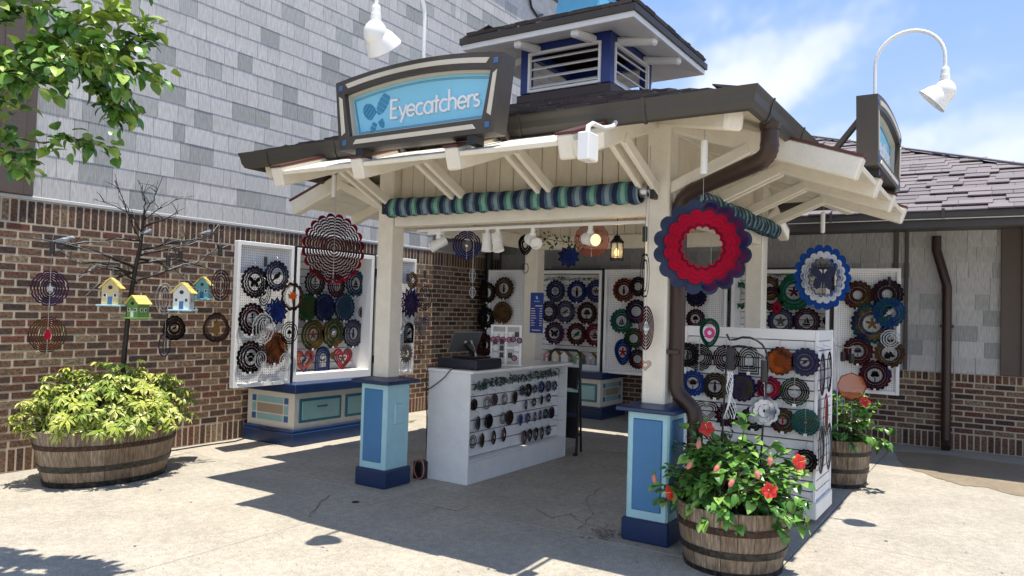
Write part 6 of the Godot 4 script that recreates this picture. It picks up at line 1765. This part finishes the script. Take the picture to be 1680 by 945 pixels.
	hung.call(270, 490, 26.0, -0.02, {s = "oval", c = "silver", open = 3, hole = 0.4, fill = 0.3, twist = 0.3}, "thin silver wire oval behind the white birdhouse")
	for q in [[86, 406, "black battery motor above striped spinner on metal tree", 0.12], [276, 427, "black battery motor left of its twin above white birdhouse", 0.14], [296, 420, "black battery motor above the teal birdhouse", 0.0], [361, 411, "black battery motor at the branch tip near cabinet door", 0.2]]:
		battery(Q.call(q[0], q[1], q[3]), 0.019, 0.10, q[2], false)

# ---------------------------------------------------------------- garlands, little houses, hooks
func garland(pts: Array, spread: float, n: int, cols: Array, label: String) -> void:
	var t := thing("ivy_garland", label, "garland", pts[0], "leaf garlands on the displays")
	part("vine", MB.new().tube(pts, 0.003, 5).mesh(), M.bark, t)
	var b := MB.new()
	for i in n:
		var f := rng.randf() * (pts.size() - 1)
		var k := mini(int(f), pts.size() - 2)
		var p: Vector3 = (pts[k] as Vector3).lerp(pts[k + 1], f - k) + V(rnd(-spread, spread), rnd(-spread, spread), rnd(-spread, spread))
		var d := V(rnd(-1, 1), rnd(-1, 0.5), rnd(-1, 1)).normalized()
		var c: Color = cols[rng.randi_range(0, cols.size() - 1)]
		leaf_into(b, Transform3D(facing(d, rnd(-1, 1)), p), rnd(0.025, 0.042), rnd(0.018, 0.026), 0.25, 0.3, c, c, 3)
	var o := part("leaves", b.mesh(), M.leaf_all, t)
	o.set_meta("kind", "stuff")
func make_small_things() -> void:
	var gr := [Color(0.03, 0.075, 0.022), Color(0.045, 0.10, 0.03), Color(0.025, 0.05, 0.025)]
	var sv := [Color(0.03, 0.08, 0.05), Color(0.05, 0.13, 0.10), Color(0.30, 0.34, 0.34), Color(0.02, 0.05, 0.05)]
	var z := WZ + 0.40
	garland([on(893, 459, 2, z), on(912, 455, 2, z), on(935, 458, 2, z), on(960, 456, 2, z), on(984, 458, 2, z)], 0.02, 60, gr, "ivy garland across the top of slatwall behind counter")
	garland([on(1258, 453, 2, z), on(1285, 450, 2, z), on(1310, 455, 2, z), on(1345, 452, 2, z)], 0.02, 50, gr, "ivy garland across slatwall under the rear eave")
	garland([on(1192, 452, 2, z), on(1189, 470, 2, z), on(1190, 500, 2, z)], 0.02, 26, gr, "short ivy strand hanging beside the open green ring")
	garland([on(600, 432, 0, WX + 0.42), on(598, 460, 0, WX + 0.42), on(600, 500, 0, WX + 0.42)], 0.018, 40, gr, "ivy strand hanging down brick wall cabinet's slatwall")
	garland([on(779, 634, 0, -2.07), on(800, 627, 0, -2.07), on(830, 623, 0, -2.07), on(860, 618, 0, -2.07), on(890, 613, 0, -2.07), on(914, 609, 0, -2.07)], 0.032, 420, sv, "silvery green leaf garland along the counter's top slat")
	garland([V(-0.62, 2.16, -1.2), V(-0.5, 2.13, -1.0), V(-0.40, 2.05, -0.8), V(-0.36, 1.95, -0.7), V(-0.37, 1.88, -0.68)], 0.05, 70, gr, "ivy vine hanging inside near the lantern")
	garland([V(-1.75, 2.16, -1.1), V(-1.45, 2.10, -1.05), V(-1.2, 2.08, -1.0), V(-1.05, 2.14, -1.0)], 0.06, 80, gr, "ivy vine hanging inside above the rear post")
	# a row of little houses on the cabinet floor behind the counter
	mk("h_pink", 0.50, 0.20, 0.20, 0.6); mk("h_cream", 0.62, 0.56, 0.42, 0.6); mk("h_green", 0.20, 0.30, 0.12, 0.6); mk("h_blue", 0.34, 0.44, 0.48, 0.6); mk("h_roof", 0.30, 0.17, 0.075, 0.7)
	var hs := [[899, "h_pink", "little pink-trimmed house next to the price board post"], [913, "h_cream", "little cream gabled house between pink-trimmed and arched houses"], [928, "white", "little white house with arched door behind the ladder"], [950, "h_green", "little green house with brown roof and white gable trim"], [971, "h_blue", "little pale blue house with red door"]]
	for q in hs:
		var c := on(q[0], 597, 2, WZ + 0.52)
		c.y = 0.738
		var t := thing("little_house", q[2], "toy house", c, "little houses in a row on the cabinet floor")
		var w := 0.135 if q[0] > 940 else 0.12
		part("walls", MB.new().ext(PackedVector2Array([Vector2(-w / 2, 0), Vector2(w / 2, 0), Vector2(w / 2, 0.10), Vector2(0, 0.165), Vector2(-w / 2, 0.10)]), 0.09, at(c)).mesh(), M[q[1]], t)
		for k in [-1.0, 1.0]:
			var a := V(0, 0.172, 0)
			var b := V(k * (w / 2 + 0.015), 0.092, 0)
			part("roof", MB.new().beam(c + a, c + b, 0.11, 0.008, 0.0, Vector3.UP).mesh(), M.h_roof, t)
			part("gable_trim", MB.new().beam(c + a * 0.97 + V(0, 0, 0.05), c + b * 0.97 + V(0, 0, 0.05), 0.008, 0.012).mesh(), M.white, t)
		part("door", MB.new().box(at(c + V(0, 0.03, 0.046)), V(0.03, 0.058, 0.006), 0.001).mesh(), M.bud_pink if q[1] == "h_blue" else M.white, t)
		part("window", MB.new().box(at(c + V(0, 0.095, 0.046)), V(0.026, 0.026, 0.006), 0.001).mesh(), M.white, t)
	# shepherd's hooks in the barrels
	var zz := -0.06
	var t2 := thing("shepherd_hook", "black double shepherd's hook standing in the front barrel", "garden hook", on(1249, 760, 2, zz))
	var cv := func(list: Array, zc: float) -> Array:
		var c := Curve3D.new()
		for i in list.size():
			var p := on(list[i][0], list[i][1], 2, zc)
			var a := on(list[maxi(i - 1, 0)][0], list[maxi(i - 1, 0)][1], 2, zc)
			var b := on(list[mini(i + 1, list.size() - 1)][0], list[mini(i + 1, list.size() - 1)][1], 2, zc)
			c.add_point(p, (a - b) * 0.2, (b - a) * 0.2)
		var o := []
		var L := c.get_baked_length()
		for i in 31: o.append(c.sample_baked(L * i / 30.0))
		return o
	part("rod", MB.new().tube(cv.call([[1243, 850], [1249, 740], [1256, 640], [1261, 590], [1254, 568], [1236, 554], [1215, 553], [1201, 560], [1194, 556], [1192, 548]], zz), 0.0065, 8).mesh(), M.black_metal, t2)
	part("rod", MB.new().tube(cv.call([[1180, 850], [1184, 740], [1190, 620], [1193, 575], [1203, 567], [1222, 568], [1242, 578], [1254, 586]], zz - 0.03), 0.0065, 8).mesh(), M.black_metal, t2)
	battery(on(1198, 588, 2, zz + 0.02), 0.024, 0.14, "black battery motor on shepherd's hook above the white streamers", false)
	battery(on(1253, 608, 2, zz + 0.02), 0.018, 0.135, "black battery motor on shepherd's hook above the silver flower", false)
	var gg := "ornaments on the shepherd's hooks"
	var p := on(1254, 674, 2, zz + 0.04)
	spinner(p, Basis(Vector3.UP, 0.25), 24.0 * depth(p) / FPX, {n = 10, c = "silver", k = "white", b = "steel", hole = 0.12, twist = 0.35}, "silver flower pinwheel in front of white slatwall stand", gg, on(1254, 624, 2, zz + 0.02))
	var sp := thing("streamer_ornament", "curly white metal streamers hung on the shepherd's hook", "wind ornament", on(1198, 650, 2, zz), gg)
	for k in 7:
		var line := []
		for i in 15:
			var f := i / 14.0
			var a := k * 0.9 + f * 9.0
			line.append(on(1198 + (k - 3) * 2.5 * f, 609 + 78 * f, 2, zz + 0.02) + V(cos(a), 0, sin(a)) * 0.014)
		part("streamer", MB.new().tube(line, 0.0022, 5).mesh(), M.white_gloss, sp)
	zz = -2.62
	var t3 := thing("hanging_hook", "thin steel hook arm over the rear barrel planter", "garden hook", on(1372, 720, 2, zz))
	part("rod", MB.new().tube(cv.call([[1374, 760], [1373, 640], [1371, 575], [1366, 552], [1360, 546]], zz), 0.005, 7).mesh(), M.steel, t3)
	part("arm", MB.new().tube(cv.call([[1362, 563], [1378, 569], [1393, 571], [1401, 567]], zz), 0.004, 7).mesh(), M.steel, t3)
	battery(on(1383, 585, 2, zz), 0.022, 0.085, "black battery motor on hook arm nearest the slatwall stand", false)
	battery(on(1397, 588, 2, zz), 0.022, 0.085, "black battery motor above the amber glass octagon", false)
	p = on(1397, 634, 2, zz)
	var r := 23.0 * depth(p) / FPX
	var oc := thing("glass_ornament", "amber glass octagon ornament above the rear hibiscus", "wind ornament", p, gg)
	part("glass", MB.new().ext(sized(outline("octagon"), r * 0.95), 0.004, at(p)).mesh(), M.amber_glass, oc)
	part("rim", MB.new().ring(sized(outline("octagon"), r), sized(outline("octagon"), r * 0.93), 0.007, at(p), paint_of(PAL.copper, PAL.orange, 1.0)).mesh(), M.paint, oc)
	part("chain", MB.new().tube([p + V(0, r * 0.92, 0), on(1397, 600, 2, zz)], 0.002, 5).mesh(), M.wire, oc)
	part("drop_chain", MB.new().tube([p - V(0, r * 0.92, 0), p - V(0, r * 0.92 + 0.26, 0)], 0.002, 5).mesh(), M.wire, oc)
	for k in [[0.10, 0.012], [0.135, 0.016], [0.17, 0.012], [0.27, 0.013]]:
		part("bead", MB.new().lathe([Vector2(0, -1), Vector2(0.7, -0.7), Vector2(1, 0), Vector2(0.7, 0.7), Vector2(0, 1)].map(func(q): return q * k[1]), 10, at(p - V(0, r * 0.92 + k[0], 0))).mesh(), M.steel, oc)

func make_cords() -> void:
	var c := thing("wall_cord", "thin dark power cord lying along brick wall base", "cord", on(296, 737, 1, 0.008))
	var line := []
	for q in [[270, 741], [296, 737], [340, 730], [385, 724], [405, 718], [425, 716], [455, 712], [478, 705]]: line.append(on(q[0], q[1], 1, 0.007))
	part("cord", MB.new().tube(line, 0.006, 6).mesh(), M.black, c)
	var p := on(684, 786, 1, 0.0)
	var s := thing("power_strip", "black power box with looped cord beside the counter end", "power strip", p)
	part("box", MB.new().box(at(p + V(0, 0.075, -0.06)), V(0.10, 0.15, 0.12), 0.006).mesh(), M.black, s)
	var loop := []
	for i in 17: loop.append(p + V(0.03 + 0.055 * cos(TAU * i / 16.0), 0.095 + 0.085 * sin(TAU * i / 16.0), 0.012 + 0.004 * sin(i * 1.7)))
	part("cord", MB.new().tube(loop, 0.005, 6).mesh(), M.bud_pink, s)

func make_plants() -> void:
	make_barrel("oval_barrel_tub", "weathered oval half-barrel tub against the brick wall", V(-4.50, 0, 1.13), 0.33, 0.395, 0.44, 1.45, [[0.0, 0.045], [0.125, 0.17], [0.30, 0.335]], true)
	make_umbrella_plant(V(-4.50, 0.44, 1.09))
	make_barrel("barrel_planter", "round half-barrel planter at the front corner pedestal", V(0.415, 0, 0.02), 0.285, 0.335, 0.375, 1.0, [[0.0, 0.03], [0.11, 0.15], [0.245, 0.285]], true)
	var A := func(u: float, v: float, z: float) -> Vector3: return on(u, v, 2, z)
	make_hibiscus(V(0.385, 0.36, 0.02), 0.455, 0.46, 1350, "hibiscus bush with red flowers in the front barrel planter",
		[[A.call(1160, 703, 0.16), V(0.1, 0.5, 1)], [A.call(1311, 758, 0.30), V(0.9, 0.2, 0.6)], [A.call(1101, 808, 0.34), V(-0.6, -0.1, 0.8)], [A.call(1263, 806, 0.46), V(0.1, 0.2, 1)]],
		[A.call(1135, 757, 0.36), A.call(1204, 785, 0.46), A.call(1264, 748, 0.36), A.call(1180, 762, 0.4), A.call(1073, 778, 0.3), A.call(1147, 722, 0.3), A.call(1240, 770, 0.4)])
	make_barrel("barrel_planter", "round half-barrel planter behind the slatwall stand", V(0.50, 0, -2.85), 0.255, 0.295, 0.42, 1.0, [[0.0, 0.035], [0.135, 0.17], [0.285, 0.32]], false)
	make_hibiscus(V(0.50, 0.42, -2.85), 0.45, 0.44, 800, "hibiscus bush in the barrel behind the slatwall stand", [[A.call(1418, 659, -2.5), V(0.3, 0.2, 1)]], [])
	make_metal_tree()
	make_small_things()
	make_street_tree()
	make_cords()

func make_more() -> void:
	mk("black_navy", 0.012, 0.014, 0.026, 0.4)
	peg_texture()
	make_display(at(V(WX, 0, -1.50), FX), "cabinet on brick wall with open white pegboard doors and spinners")
	make_display(at(V(-3.63, 0, WZ)), "cabinet behind counter with row of little houses inside")
	make_display(at(V(-0.58, 0, WZ)), "cabinet under rear eave behind the white slatwall stand")
	make_counter()
	make_stand()
	make_till()
	make_price_board()
	make_step_ladder()
	make_track()
	make_spinners()
	make_plants()

func _ready() -> void:
	rng.seed = 20240611
	make_materials()
	mk("mid_sky", 0.13, 0.44, 0.66, 0.42, 0.0, "mottle", V(0.9, 0.9, 0.9))
	make_view()
	make_ground()
	make_buildings()
	make_kiosk()
	make_sign(at(V(XC + 0.085, 2.515, 1.12)), "arched shop sign facing the paved forecourt, white name on blue")
	make_sign(at(V(1.085, 2.515, ZC - 0.02), FX), "arched shop sign seen nearly edge-on against sky above barrel planter")
	make_lamp(at(V(XC + 0.03, 3.08, 0.96)), "white gooseneck lamp over sign that faces the forecourt")
	make_lamp(at(V(0.98, 3.08, ZC), FX), "white gooseneck lamp curving against sky over edge-on sign")
	make_awning(at(V(-2.50, 2.315, -0.035)), 2.24, "rolled striped awning along beam below the forecourt sign")
	make_awning(at(V(-0.035, 2.315, -0.30), FX), 2.3, "rolled striped awning along beam above white slatwall stand")
	make_more()
	for k in labels_seen:
		if labels_seen[k] > 1: print("shared label x", labels_seen[k], ": ", k)
